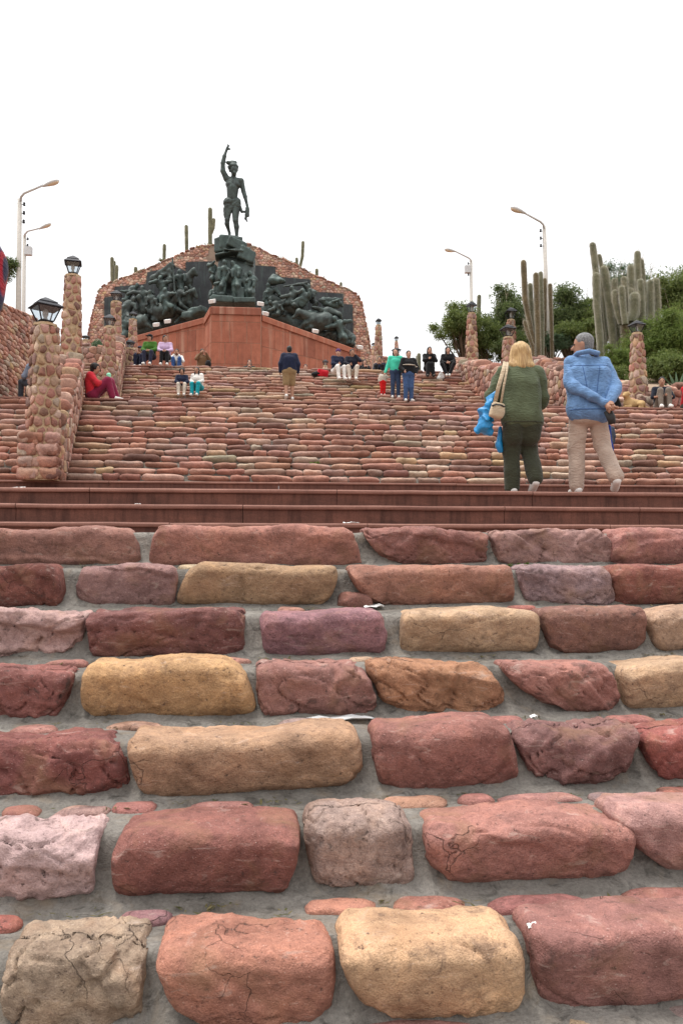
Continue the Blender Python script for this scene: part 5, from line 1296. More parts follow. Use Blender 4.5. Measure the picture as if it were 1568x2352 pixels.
tree('low green tree below the dark tree behind the street lamp post', 'tree', 1322, 772, 62, 36, 32.4, EZ + 6.6, 'leaf_mid', 20000, 13, .14, .04, 26, 0, .1, 1320, .34, open_=.2)
tree('tall pale twiggy tree behind the big cactus clump', 'tree', 1440, 655, 70, 60, 36, EZ + 7.0, 'leaf_grey', 16000, 4, .12, .03, 34, 34, .12, 1440, .24, open_=.3)
tree('twiggy tree at the right edge of the picture with bare pale tops', 'tree', 1545, 680, 80, 72, 35, EZ + 7.0, 'leaf_mid', 34000, 5, .14, .04, 36, 34, .14, 1540, .30, open_=.25)
tree('bright green feathery shrub behind the lantern pillar at right', 'shrub', 1535, 790, 92, 78, 27, EZ + 5.6, 'leaf_bright', 46000, 6, .15, .028, 44, 0, .08, 1530, .30, cat='shrub', open_=.2)
tree('green feathery shrub just right of the man\'s grey head', 'shrub', 1420, 828, 48, 46, 26.4, EZ + 5.6, 'leaf_bright', 15000, 7, .14, .026, 28, 0, .06, 1420, .34, cat='shrub', open_=.2)
tree('dark green undergrowth shrub beneath the big cactus clump', 'shrub', 1450, 850, 95, 48, 29.5, EZ + 5.8, 'leaf_mid', 30000, 8, .14, .035, 34, 0, .06, 1450, .34, cat='shrub', open_=.1)
tree('bluish green leafy bush at the foot of the street lamp post', 'shrub', 1270, 786, 46, 26, 32, EZ + 7.2, 'leaf_grey', 9000, 9, .13, .05, 24, 0, .05, 1270, .36, cat='shrub', open_=.1)
tree('dark green hedge shrub below the brown cactus clump', 'shrub', 1185, 792, 70, 34, 34, EZ + 6.9, 'leaf_dark', 14000, 15, .14, .04, 30, 0, .05, 1185, .32, cat='shrub', open_=.1)
tree('dark green shrub filling the gap behind the blonde woman', 'shrub', 1215, 815, 60, 40, 33.5, EZ + 6.6, 'leaf_mid', 18000, 21, .14, .035, 30, 0, .05, 1215, .34, cat='shrub', open_=.1)
tree('green tree with an open crown between the two cactus clumps', 'tree', 1365, 735, 60, 52, 33.4, EZ + 6.8, 'leaf_mid', 26000, 22, .14, .035, 34, 4, .1, 1365, .30, open_=.2)
tree('low dark shrub under the leaning tree by the right wall', 'shrub', 1110, 785, 50, 36, 34.8, ZT - .3, 'leaf_mid', 15000, 23, .14, .035, 28, 0, .05, 1110, .34, cat='shrub', open_=.1)
tree('low dark green shrub behind the wall right of the man in denim', 'shrub', 1408, 868, 40, 24, 24.6, EZ + 5.0, 'leaf_mid', 12000, 31, .12, .03, 24, 0, .04, 1408, .36, cat='shrub', open_=.05)
tree('low spreading shrub behind the seated man in the dark vest', 'shrub', 1530, 848, 70, 34, 24.8, EZ + 5.0, 'leaf_mid', 20000, 32, .12, .03, 34, 0, .04, 1530, .34, cat='shrub', open_=.05)
tree('thorny tree tip reaching in behind the left lamp post', 'tree', -4, 612, 46, 40, 30, EZ + 6.2, 'leaf_dark', 11000, 10, .16, .03, 30, 10, .12, -30, .26, group='trees behind the left retaining wall', open_=.3)
tree('small green shrub in the gap left of the monument wall', 'shrub', 196, 802, 16, 16, 36, ZT, 'leaf_dark', 2500, 11, .13, .045, 10, 0, .04, 196, .45, group='shrubs beside the monument', cat='shrub', open_=.1)
tree('small light green shrub at the foot of the monument\'s left end', 'shrub', 228, 795, 15, 12, 38, ZT, 'leaf_grey', 2200, 12, .13, .045, 10, 0, .04, 228, .45, group='shrubs beside the monument', cat='shrub', open_=.1)
rng = random.Random(4)
for lab, pts in (('dry ochre weeds along the left ridge of the monument', [(430, 655), (455, 660), (480, 655), (520, 640), (560, 628), (600, 606), (640, 590), (670, 585), (700, 582), (300, 730), (340, 708), (370, 700), (400, 690), (320, 718)]),
                 ('dry ochre weeds along the right ridge of the monument', [(885, 578), (905, 582), (925, 590), (950, 606), (975, 616), (1000, 628), (1040, 640), (1070, 655), (1110, 668), (1150, 690), (1210, 722), (1290, 760), (1340, 782), (1410, 812)])):
    cc = [c1(x, y + 4, YB + .8) for x, y in pts]; o = Vector(cc[0])
    V, F = leaf_cloud([tuple(p - o) for p in cc], [.26 * rng.uniform(.6, 1.3) for _ in cc], 2600, rng, .13, .04)
    e = obj('weeds', mesh('weeds', V, F, False), MAT['leaf_dry']); e.location = o; tag(e, lab, 'weeds', None, 'stuff')
for lab, u, v, Y, mat, s in (('tuft of green weeds sprouting from the wide middle stairs', 722, 1066, 17.86, 'leaf_bright', .05),):
    p = P(u, v, Y); V, F = leaf_cloud([(0, 0, .02), (.07, 0, .03), (-.08, 0, .02)], [s, s, s], 160, rng, .05, .012, -.8)
    e = obj('weeds', mesh('weeds', V, F, False), MAT[mat]); e.location = p; tag(e, lab, 'weeds', None, 'stuff')
p = P(1192, 1301, rowY(7) - .03); V, F = leaf_cloud([(0, 0, 0), (.05, 0, .005), (-.06, 0, 0), (.1, 0, 0)], [.018] * 4, 220, rng, .02, .006, -.5)
g_ = obj('moss', mesh('moss', V, F, False), MAT['leaf_mid']); g_.location = (p.x, p.y, RISE * 6 + .004); tag(g_, 'little green moss in the joint under the top boulder row', 'moss', None, 'stuff')
# dry grass, grit and leaf crumbs gathered along the lower treads
r_ = np.random.default_rng(8); Cn = []
for row in range(0, 7):
    y1 = rowY(row + 1) - .05
    for q in range(46): Cn.append((r_.uniform(-2.4, 2.8), y1 - abs(r_.normal()) * .05, RISE * row + r_.uniform(-.004, .006)))
Cn = np.array(Cn); Cn = np.repeat(Cn, 5, 0) + r_.normal(size=(len(Cn) * 5, 3)) * np.array([.03, .014, .002]); n_ = len(Cn)
th_ = r_.uniform(0, 6.3, n_); ax_ = np.stack([np.cos(th_), np.sin(th_), r_.normal(size=n_) * .2], 1) * r_.uniform(.006, .022, n_)[:, None]; sd_ = np.stack([-np.sin(th_), np.cos(th_), np.zeros(n_)], 1) * r_.uniform(.0015, .005, n_)[:, None]
V = np.stack([Cn - ax_, Cn + sd_, Cn + ax_, Cn - sd_], 1).reshape(-1, 3)
g_ = obj('litter', mesh('litter', V, np.arange(4 * n_).reshape(-1, 4), False), MAT['leaf_dry']); tag(g_, 'dry grass and leaf crumbs along the treads of the nearest steps', 'litter', None, 'stuff')
# an agave leaf fan at the right edge behind the wall
p = P(1555, 868, 23); ag = empty('agave', (p.x, p.y, EZ + 4.7)); tag(ag, 'pale agave leaves above the wall at the right edge', 'plant')
for i in range(9):
    a = R(-80 + i * 20); m = MB(); e = Vector((math.sin(a) * .7, -.1 + .05 * i, .35 + .5 * math.cos(a)))
    m.tube([(0, 0, 0), e * .5 + Vector((0, 0, .08)), e], [.05, .06, .006], 6, True, .3); m.build('leaf', MAT['leaf_grey'], ag, True)

# ---------------------------------------------------------------- street lamps and wires
def street_lamp(label, u, vt, ub, vb, Y, w, arm, head, zb, box=None):
    t = P(u, vt, Y); b0 = P(ub, vb, Y); k = 1 / ppm(u, vt, Y); s = (t - b0) / (t.z - b0.z); b = t - s * (t.z - zb)
    o = empty('street_lamp', b); tag(o, label, 'street lamp', 'concrete street lamps'); O = Vector(b)
    m = MB(); L = t.z - b.z
    m.lathe((0, 0, 0), [(w * k * .8, 0)], 4); m = MB()
    m.tube([Vector((0, 0, 0)), t - O], [w * k * .78, w * k * .56], 8); m.build('pole', MAT['concrete'], o, True)
    a = [P(x, y, Y - .25 * i) for i, (x, y) in enumerate(arm)]
    m = MB(); m.tube([p - O for p in a], .045, 7); ar = m.build('arm', MAT['lampshell'], o, True)
    h0, h1, hr = P(*head[0], Y - .25 * len(arm)), P(*head[1], Y - .25 * len(arm) - .1), head[2] * k
    d = h1 - h0; pts = [h0 + d * q for q in (0, .12, .35, .65, .88, 1.0)]
    m = MB(); m.tube([p - O for p in pts], [hr * .35, hr * .5, hr * .8, hr, hr * .85, hr * .3], 10, True, .7); hd = m.build('lamp_head', MAT['lampshell'], o, True)
    m = MB(); m.tube([p - O - Vector((0, 0, hr * .32)) for p in pts[2:]], [hr * .5, hr * .85, hr * .72, hr * .2], 10, True, .62); m.build('bowl', MAT['lampglass'], hd, True)
    sg = -1 if arm[-1][0] < u else 1
    m = MB()
    for q in range(3): m.lathe((Vector((t.x + (.16 if sg > 0 else -.16), t.y, t.z - .25 - q * .32)) - O), [(.03, 0), (.055, .03), (.03, .07), (.05, .1), (.02, .14)], 7); m.tube([Vector((t.x, t.y, t.z - .2 - q * .32)) - O, Vector((t.x + (.16 if sg > 0 else -.16), t.y, t.z - .2 - q * .32)) - O], .015, 4)
    m.build('insulators', MAT['iron'], o)
    if box:
        p = P(*box, Y) - O; m = MB(); m.box((p.x - .16, p.y - .14, p.z - .2), (p.x + .16, p.y + .14, p.z + .2)); bx = m.build('floodlight_box', MAT['lampshell'], o)
    return o
street_lamp('nearer tall concrete street lamp at left, arm bent over the stairs', 46, 457, 43, 705, 30, 9, [(48, 462), (49, 452), (56, 444), (100, 425)], ((98, 428), (136, 414), 8), EZ + 6.1)
street_lamp('farther concrete street lamp at left with a floodlight box on its pole', 57, 540, 55, 705, 41, 7, [(57, 546), (58, 538), (64, 531), (92, 540 - 16)], ((90, 526), (118, 535 - 22), 6), EZ + 6.1, (66, 577))
street_lamp('nearer tall concrete street lamp at right rising from the bush', 1249, 520, 1257, 790, 33, 8, [(1248, 524), (1247, 516), (1240, 509), (1204, 489)], ((1206, 490), (1172, 476), 8), EZ + 7.1)
street_lamp('farther concrete street lamp behind the small tree at right', 1081, 598, 1082, 700, 45, 6, [(1081, 602), (1080, 596), (1075, 592), (1045, 577)], ((1047, 578), (1021, 572), 6), ZT, (1073, 619))
def wire(label, a, b, sag=.3, nm='power_line'):
    a, b = P(*a), P(*b); o = empty(nm, a); tag(o, label, 'wire', 'overhead wires')
    m = MB(); m.tube([a.lerp(b, i / 10) - a - Vector((0, 0, 4 * sag * (i / 10) * (1 - i / 10))) for i in range(11)], .0045, 4); m.build('strand', MAT['wire'], o)
wire('upper wire from the nearer right street lamp to the right edge', (1256, 526, 33), (1640, 452, 30)); wire('lower wire from the nearer right street lamp to the right edge', (1256, 535, 33), (1640, 472, 30))
wire('upper wire between the two right street lamps', (1084, 606, 45), (1244, 526, 33)); wire('lower wire between the two right street lamps', (1084, 612, 45), (1244, 536, 33))
wire('upper wire from the nearer left street lamp to the left edge', (44, 458, 30), (-60, 350, 28)); wire('lower wire from the nearer left street lamp to the left edge', (44, 468, 30), (-60, 375, 28))
wire('wire dropping between the two left street lamps', (50, 490, 30), (58, 545, 41), .1)
# ---------------------------------------------------------------- people
from mathutils.bvhtree import BVHTree as BVH
def vsub(a, b): return tuple(x - y for x, y in zip(a, b))
def stand(**o):
    J = dict(head=(0, .03, 1.585), neck=(0, 0, 1.44), chest=(0, 0, 1.28), pelvis=(0, 0, .95), shL=(-.175, 0, 1.40), shR=(.175, 0, 1.40), elL=(-.23, -.02, 1.13), elR=(.23, -.02, 1.13), wrL=(-.24, .06, .89), wrR=(.24, .06, .89),
             hipL=(-.085, 0, .92), hipR=(.085, 0, .92), knL=(-.095, .02, .50), knR=(.095, .02, .50), anL=(-.1, -.03, .09), anR=(.1, -.03, .09), toeL=(-.12, .13, .035), toeR=(.12, .13, .035))
    J.update(o); return J
def sit(seat=.32, lean=.08, fy=.42, spread=.13, hug=True, **o):
    b = seat + .10; c = b + .33
    J = dict(head=(0, lean + .06, c + .31), neck=(0, lean + .02, c + .165), chest=(0, lean, c), pelvis=(0, -.02, b), shL=(-.175, lean, c + .12), shR=(.175, lean, c + .12), hipL=(-.09, 0, b - .01), hipR=(.09, 0, b - .01),
             knL=(-spread, fy - .02, .50), knR=(spread, fy - .02, .50), anL=(-.11, fy + .02, .09), anR=(.11, fy + .02, .09), toeL=(-.12, fy + .18, .035), toeR=(.12, fy + .18, .035))
    if hug: J.update(elL=(-.24, .2, c - .12), elR=(.24, .2, c - .12), wrL=(-.08, .36, max(.56, c - .18)), wrR=(.06, .37, max(.56, c - .2)))
    else: J.update(elL=(-.25, .1, c - .13), elR=(.25, .1, c - .13), wrL=(-.14, .3, .58), wrR=(.14, .3, .58))
    J.update(o); return J
def person(label, pos, face, J, top, bottom, hair=('dark_hair', 'short'), skin='skin', shoes='sole', s=1.0, vox=.026, sleeves='long', legs='long', girth=1.0, hy=0.0, hat=None, group=None, extra=None, hem=0.0, fold=0.0, infl=.018, cat='person', eyes=True):
    """One continuous skin mesh plus clothing, hair and shoes as parts. Faces local +y; face = heading in degrees."""
    root = empty('person', pos, R(face)); tag(root, label, cat, group)
    J = {k: tuple(c * s for c in v) for k, v in J.items()}; S = s; g = girth
    hd = Vector(J['head']); cy, sy = math.cos(R(hy)), math.sin(R(hy))
    def H(x, y, z): return (hd.x + (x * cy - y * sy) * S, hd.y + (x * sy + y * cy) * S, hd.z + z * S)
    hrot = rotm(0, 0, hy)
    ch, pv = Vector(J['chest']), Vector(J['pelvis'])
    lat = (Vector(J['shR']) - Vector(J['shL'])).normalized()
    def side(v, d): return tuple(Vector(v) + lat * d * S * g)
    head = [('e', H(0, -.008, .035), (.075*S, .093*S, .09*S), hrot), ('e', H(0, .012, -.045), (.058*S, .068*S, .07*S), hrot), ('c', H(0, .085, .0), H(0, .105, -.022), .012*S, .016*S), ('c', H(-.072, -.005, .02), H(-.072, -.01, -.02), .014*S, .012*S), ('c', H(.072, -.005, .02), H(.072, -.01, -.02), .014*S, .012*S), ('c', J['neck'], H(0, -.01, -.06), .056*S, .054*S)]
    def torso(e, h=0.0):
        q = []
        for d in (-.075, .075): q.append(('c', side(ch, d * 1.05), side(pv + (pv - ch) * h, d), (.105 * g + e) * S, (.10 * g + e) * S))
        q += [('c', tuple(ch), tuple(pv + (pv - ch) * h), (.115 * g + e) * S, (.11 * g + e) * S), ('c', J['shL'], J['shR'], (.062 + e) * S, (.062 + e) * S), ('c', J['neck'], tuple(ch), (.06 + e * .5) * S, (.11 + e) * S)]
        return q
    def arms(e, full=True):
        q = []
        for d in 'LR':
            sh, el, wr = J['sh' + d], J['el' + d], J['wr' + d]
            q.append(('c', sh, el, (.056 * g + e) * S, (.043 * g + e) * S))
            if full: q.append(('c', el, wr, (.042 * g + e) * S, (.030 + e * .8) * S))
        return q
    def legsp(e, full=True, cut=1.0):
        q = [('c', J['hipL'], J['hipR'], (.105 * g + e) * S, (.105 * g + e) * S), ('c', tuple(pv), tuple((Vector(J['hipL']) + Vector(J['hipR'])) / 2), (.12 * g + e) * S, (.11 * g + e) * S)]
        for d in 'LR':
            hp, kn, an = J['hip' + d], J['kn' + d], J['an' + d]
            kn2 = kn if full else tuple(Vector(hp).lerp(Vector(kn), cut))
            q.append(('c', hp, kn2, (.088 * g + e) * S, (.060 * g + e * (1 if full else 1.3)) * S))
            if full: q.append(('c', kn, an, (.058 * g + e) * S, (.042 + e * 1.1) * S))
        return q
    fing = MB(); hands = []
    for d in 'LR':
        wr, el = Vector(J['wr' + d]), Vector(J['el' + d]); t = (wr - el).normalized(); sg = -1 if d == 'L' else 1
        pc = wr + t * .075 * S; hands.append(('c', tuple(wr), tuple(pc), .028 * S, .033 * S))
        ac = t.cross(Vector((sg, .2, 0))).normalized(); nr = t.cross(ac).normalized()
        for f in range(4):
            b0 = pc + ac * (f - 1.5) * .018 * S - t * .01 * S; ln = (.058, .068, .064, .05)[f] * S
            fing.tube([b0, b0 + t * ln * .55 - nr * .006 * S * sg, b0 + t * ln * .95 - nr * .025 * S * sg], [.0095 * S, .0085 * S, .006 * S], 5)
        b0 = wr + t * .03 * S - ac * .026 * S; fing.tube([b0, b0 + (t * .5 - ac * .75) * .035 * S, b0 + (t * .9 - ac * .8) * .055 * S], [.011 * S, .010 * S, .007 * S], 5)
    feet = []
    for d in 'LR': feet += [('c', J['an' + d], J['toe' + d], .04 * S, .036 * S)]
    pr = head + torso(-.02) + arms(-.008) + hands + legsp(-.006 if legs != 'knee' else 0) + feet
    V, F = sdf_mesh(pr, vox * S, .03 * S)
    b = len(V); me = mesh('body', np.concatenate([V, np.array([tuple(v) for v in fing.V])]), [tuple(f) for f in F] + [tuple(i + b for i in f) for f in fing.F])
    obj('body', me, MAT[skin], root)
    nf = lambda sd, fx=24: folds(fold * S, fx / S, sd, (.9, .9, 1.0)) if fold else None
    sd = int(abs(pos[0] * 100)) + 3
    sepd = extra and 'arms' in extra
    q = torso(infl, hem) + ([] if sepd else arms(infl, sleeves == 'long'))
    q.append(('e', H(0, .03, -.0), (.082*S, .12*S, .13*S), hrot, 'sub'))
    if extra and 'top' in extra: q = extra['top'](q, J, S)
    V, F = sdf_mesh(q, vox * S * .9, .035 * S, nf(sd)); tm = obj('top', mesh('top', V, F), top, root)
    if sepd:
        for ar in extra['arms']:
            V, F = sdf_mesh([('c', tuple(x * S for x in p0), tuple(x * S for x in p1), r0 * S, r1 * S) for p0, p1, r0, r1 in ar], vox * S * .9, .02 * S, folds(.007 * S, 30 / S, sd + len(V) % 7, (1, 1, 1.3))); obj('sleeve', mesh('sleeve', V, F), top, root)
    for name_, path, rr, mm in (extra or {}).get('seams', []):      # stitched lines laid on the garment's back
        tree_ = BVH.FromPolygons([v.co for v in tm.data.vertices], [p_.vertices for p_ in tm.data.polygons]); pts = []
        for x, z in path:
            h_ = tree_.ray_cast(Vector((x * S, -1.5, z * S)), Vector((0, 1, 0)))[0]
            if h_ is not None: pts.append(h_ + Vector((0, -.001, 0)))
        if len(pts) > 2: sm_ = MB(); sm_.tube(pts, rr, 5); sm_.build(name_, mm, root, True)
    q = legsp(infl * .9 + (.012 if legs == 'wide' else 0), legs != 'knee', .96)
    if extra and 'bottom' in extra: q = extra['bottom'](q, J, S)
    V, F = sdf_mesh(q, vox * S * .9, .025 * S, nf(sd + 5, 22)); obj('trousers', mesh('trousers', V, F), bottom, root)
    for d in 'LR':
        an, to = Vector(J['an' + d]), Vector(J['toe' + d]); heel = an + Vector((0, -.035 * S, 0)) * 1.0; heel.z = min(an.z - .04 * S, an.z)
        V, F = sdf_mesh([('c', tuple(heel), tuple(to), .045 * S, .043 * S), ('c', tuple(an), tuple(an.lerp(to, .5)), .046 * S, .04 * S)], min(vox, .02) * S, .02 * S)
        obj('shoe', mesh('shoe', V, F), MAT[shoes], root)
    hm, style = hair
    q = [('e', H(0, -.022, .055), (.086*S, .1*S, .092*S), hrot)]
    if style in ('short', 'cap'): q.append(('e', H(0, -.045, .0), (.078*S, .07*S, .08*S), hrot))
    if style == 'curly': q = [('e', H(0, -.03, .05), (.115*S, .115*S, .115*S), hrot), ('e', H(0, -.06, -.02), (.1*S, .07*S, .09*S), hrot)]
    if style == 'bob': q += [('e', H(0, -.03, .05), (.10*S, .115*S, .10*S), hrot), ('c', H(-.062, -.03, .02), H(-.088, -.04, -.125), .055*S, .05*S), ('c', H(.062, -.03, .02), H(.088, -.04, -.125), .055*S, .05*S), ('c', H(0, -.07, .03), H(0, -.085, -.135), .078*S, .06*S), ('c', H(-.10, -.065, -.125), H(.10, -.065, -.125), .045*S, .045*S)]
    if style == 'long': q += [('c', H(-.058, -.03, .02), H(-.075, .0, -.26), .04*S, .04*S), ('c', H(.058, -.03, .02), H(.075, .0, -.26), .04*S, .04*S), ('c', H(0, -.07, .02), H(0, -.1, -.3), .065*S, .055*S)]
    if style == 'tail': q += [('e', H(0, -.045, .01), (.08*S, .07*S, .08*S), hrot), ('c', H(0, -.1, .06), H(0, -.16, -.05), .035*S, .02*S)]
    if style != 'none':
        q.append(('e', H(0, .085, -.02), (.07*S, .075*S, .10*S), hrot, 'sub'))
        V, F = sdf_mesh(q, min(vox * .8, .02) * S, .02 * S, wob(.009 * S, 75 / S, 5, (1, 1, .22)) if style in ('bob', 'curly', 'long') else None); obj('hair', mesh('hair', V, F), MAT[hm], root)
    if hat is not None:
        V, F = sdf_mesh([('e', H(0, -.012, .085), (.094*S, .108*S, .072*S), hrot), ('e', H(0, .1, .07), (.07*S, .08*S, .014*S), hrot)] if style == 'cap' else [('e', H(0, -.015, .07), (.095*S, .11*S, .085*S), hrot)], min(vox, .02) * S, .02 * S); obj('hat', mesh('hat', V, F), hat, root)
    if eyes:
        for d in (-1, 1):
            m = MB(); c = Vector(H(d * .03, .083, .018)); m.lathe(c, [(.002*S, -.008*S), (.011*S, -.004*S), (.011*S, .004*S), (.002*S, .008*S)], 6); m.build('eye', MAT['eye'], root)
        m = MB(); a, b2 = Vector(H(-.022, .083, -.062)), Vector(H(.022, .083, -.062)); m.tube([a, (a + b2) / 2 + Vector((0, 0, -.003)), b2], .006 * S, 5); m.build('mouth', MAT['lip'], root)
    return root
def at(u, v, Y, z=None):
    p = P(u, v, Y); return (p.x, p.y, p.z if z is None else z)
step3 = lambda k: (row3(k)[0] + .17, row3(k)[1] + .01)
def on3(u, k, dy=0.0):
    y, z = step3(k); v = 1290 - (z - EZ) * FPX / y; p = P(u, v, y); return (p.x, y + dy, z)

# ---- the two tourists in front
GREEN, DGREEN = cloth(80, 88, 66), cloth(56, 58, 45)
Jw = stand(head=(0, .03, 1.59), shL=(-.19, 0, 1.385), shR=(.19, 0, 1.385), elL=(-.31, .04, 1.10), wrL=(-.20, .24, 1.02), elR=(.25, .05, 1.10), wrR=(.17, .26, 1.04), knL=(-.10, .06, .5), anL=(-.10, .02, .09), knR=(.11, .08, .52), anR=(.12, -.10, .17), toeR=(.12, .03, .05), toeL=(-.11, .18, .035))
def w_top(q, J, S):
    q += [('c', (-.10, -.035, 1.24), (-.10, -.04, .95), .122, .14), ('c', (.10, -.035, 1.24), (.10, -.04, .95), .122, .14), ('c', (0, -.05, 1.24), (0, -.065, .92), .12, .135), ('c', (-.10, -.04, .875), (.10, -.04, .875), .148, .148), ('c', (-.16, -.01, 1.37), (.16, -.01, 1.37), .08, .08), ('c', (0, -.02, 1.42), (0, -.01, 1.3), .10, .15)]
    return q
w_arms = [[(Jw['shL'], (-.315, .02, 1.12), .09, .085), ((-.315, .02, 1.12), (-.31, .05, 1.04), .085, .082), ((-.31, .05, 1.04), (-.20, .24, 1.0), .075, .05)], [(Jw['shR'], (.255, .03, 1.12), .088, .08), ((.255, .03, 1.12), (.25, .07, 1.05), .08, .078), ((.25, .07, 1.05), (.17, .25, 1.02), .072, .05)]]
def w_bot(q, J, S):
    q += [('c', (-.095, -.03, .80), (-.10, -.02, .68), .135, .125), ('c', (.095, -.03, .80), (.10, -.02, .68), .135, .125)]
    for d in 'LR': q += [('c', J['hip' + d], J['kn' + d], .125, .10), ('c', J['kn' + d], J['an' + d], .10, .088)]
    return q
WPOS = at(1198, 1131, 9.34, Z3)
woman = person('blonde woman in a dark green tracksuit walking up, seen from behind', WPOS, -2, Jw, GREEN, DGREEN, ('blonde', 'bob'), 'skin_pale', 'sole', 1.03, .0135, girth=1.1, fold=.008, infl=.016, extra=dict(top=w_top, bottom=w_bot, arms=w_arms, seams=[('waistband_seam', [(-.27 + .02 * i, .80) for i in range(28)], .006, DGREEN)]))
BLUE = simple('blue_plastic', (.01, .22, .50), 0.35, 0, 14, 0.35, 0.6, 0.02, 0.5); BEIGE = cloth(186, 168, 142)
def thing_sdf(name, label, cat, prims, origin, h, k, mat, fold=0.0, fx=20, part=None, rz=0):
    o = empty(name, origin, rz); tag(o, label, cat); V, F = sdf_mesh(prims, h, k, (folds(fold, fx * 1.7, len(prims)) if name == 'plastic_bag' else wob(fold, fx, len(prims))) if fold else None); b = obj(part or 'body', mesh(name, V, F), mat, o); return o
W0 = Vector(WPOS)
bag = thing_sdf('shoulder_bag', 'beige shoulder bag with a dark zip hanging at the blonde woman\'s side', 'bag', [('b', (0, 0, -.02), (.07, .05, .085), rotm(0, 14, 0)), ('e', (.01, -.01, -.04), (.08, .06, .085))], W0 + Vector((-.335, -.17, .97)), .012, .04, BEIGE, .004, 18)
m = MB(); m.tube([(-.07, -.05, .02), (-.03, -.074, .03), (.03, -.074, .024), (.075, -.045, .012)], .010, 5); m.build('zip', MAT['black_shoe'], bag, True)
m = MB(); pth = [(-.02, .0, .07), (.02, -.02, .25), (.08, -.01, .44), (.13, .09, .56)]; m.tube(pth, .024, 6, True, .25); m.tube([(.05, -.0, .06), (.075, -.03, .25), (.12, -.01, .44), (.16, .09, .56)], .014, 6, True, .25); m.build('strap', BEIGE, bag, True)
thing_sdf('plastic_bag', 'bright blue plastic bag swinging beside the beige shoulder bag', 'bag', [('c', (.06, 0, .24), (-.02, 0, .04), .04, .085), ('c', (-.02, 0, .02), (-.05, .0, -.13), .085, .09), ('c', (-.08, 0, -.06), (-.12, .02, -.2), .05, .035), ('c', (-.02, 0, -.12), (.01, 0, -.22), .06, .03), ('c', (.06, 0, .22), (.12, .05, .33), .035, .02)], W0 + Vector((-.385, -.02, .92)), .012, .02, BLUE, .022, 26)
thing_sdf('plastic_bag', 'small corner of a blue bag hanging below the beige shoulder bag', 'bag', [('c', (0, 0, .12), (-.01, 0, -.1), .03, .035), ('c', (-.01, 0, -.06), (0, 0, -.14), .035, .03)], W0 + Vector((-.235, .05, .66)), .014, .03, BLUE, .006, 26)

DENIM, KHAKI = cloth(98, 130, 170, 'denim'), cloth(170, 150, 136)
Jm = stand(head=(-.03, .05, 1.575), neck=(-.01, .03, 1.44), chest=(.0, .0, 1.27), pelvis=(-.01, -.02, .93), shL=(-.165, .02, 1.39), shR=(.175, -.01, 1.38), elL=(-.20, -.13, 1.12), wrL=(.09, -.21, .91), elR=(.31, -.08, 1.10), wrR=(.15, -.21, .90),
           hipL=(-.09, 0, .91), hipR=(.09, 0, .91), knL=(-.115, .05, .5), anL=(-.12, .02, .09), toeL=(-.13, .17, .035), knR=(.15, .02, .53), anR=(.22, -.17, .17), toeR=(.25, -.05, .06))
def m_top(q, J, S):
    E = lambda p: tuple(c * S for c in p)
    q += [('c', E((-.11, -.03, 1.25)), E((-.10, -.04, .93)), .118*S, .128*S), ('c', E((.115, -.04, 1.25)), E((.10, -.05, .93)), .118*S, .128*S), ('c', E((-.15, 0, 1.37)), E((.155, -.02, 1.36)), .068*S, .068*S), ('c', E((-.10, -.045, .875)), E((.10, -.05, .875)), .138*S, .138*S)]
    return q
m_arms = [[(Jm['shL'], (-.205, -.09, 1.15), .07, .064), ((-.205, -.09, 1.15), (-.18, -.15, 1.10), .064, .062), ((-.18, -.15, 1.10), (.10, -.245, .915), .06, .046)], [(Jm['shR'], (.262, -.07, 1.13), .072, .07), ((.262, -.07, 1.13), (.255, -.11, 1.07), .07, .066), ((.255, -.11, 1.07), (.15, -.235, .93), .062, .046)]]
Jm['elL'] = (-.19, -.12, 1.12); Jm['wrL'] = (.11, -.25, .905); Jm['elR'] = (.26, -.09, 1.10); Jm['wrR'] = (.155, -.245, .915)
m_seams = [('seam', [(-.22 + .02 * i, 1.335) for i in range(23)], .0045, cloth(60, 92, 140, 'denim')), ('seam', [(-.085 + .003 * i, 1.33 - .02 * i) for i in range(21)], .004, cloth(60, 92, 140, 'denim')), ('seam', [(.09 - .003 * i, 1.33 - .02 * i) for i in range(21)], .004, cloth(60, 92, 140, 'denim')), ('seam', [(-.24 + .02 * i, .865) for i in range(25)], .005, cloth(60, 92, 140, 'denim'))]
def m_bot(q, J, S):
    q += [('c', (-.085*S, -.035*S, .83*S), (.085*S, -.035*S, .83*S), .115*S, .115*S)]
    for d in 'LR': q += [('c', J['hip' + d], J['kn' + d], .105*S, .082*S), ('c', J['kn' + d], J['an' + d], .084*S, .078*S)]
    return q
MPOS = at(1352, 1134, 9.26, Z3)
man_ = person('grey-haired man in a blue denim jacket and khaki trousers, hands clasped behind his back', MPOS, -4, Jm, DENIM, KHAKI, ('grey_hair', 'short'), 'skin', 'sole', 1.11, .0135, girth=1.0, fold=.0065, infl=.008, hy=72, extra=dict(top=m_top, bottom=m_bot, arms=m_arms, seams=m_seams))
S = 1.11
m = MB(); m.tube([(x * S, y * S, z * S) for x, y, z in ((-.13, .06, 1.455), (-.11, -.06, 1.475), (-.01, -.105, 1.485), (.09, -.07, 1.475), (.11, .05, 1.455))], [.03, .035, .038, .035, .03], 8, True, .8); m.build('collar', DENIM, man_, True)
m = MB(); hdm = Vector((-.03, .05, 1.575)) * S; m.tube([hdm + Vector((-.10, .06, .02)), hdm + Vector((-.06, -.03, .025)), hdm + Vector((.0, -.075, .02))], .006, 5)
m.tube([hdm + Vector((-.105, .07, .03)), hdm + Vector((-.115, .09, .015)), hdm + Vector((-.107, .07, -.005)), hdm + Vector((-.10, .05, .01)), hdm + Vector((-.105, .07, .03))], .005, 5); m.build('glasses', MAT['iron'], man_)
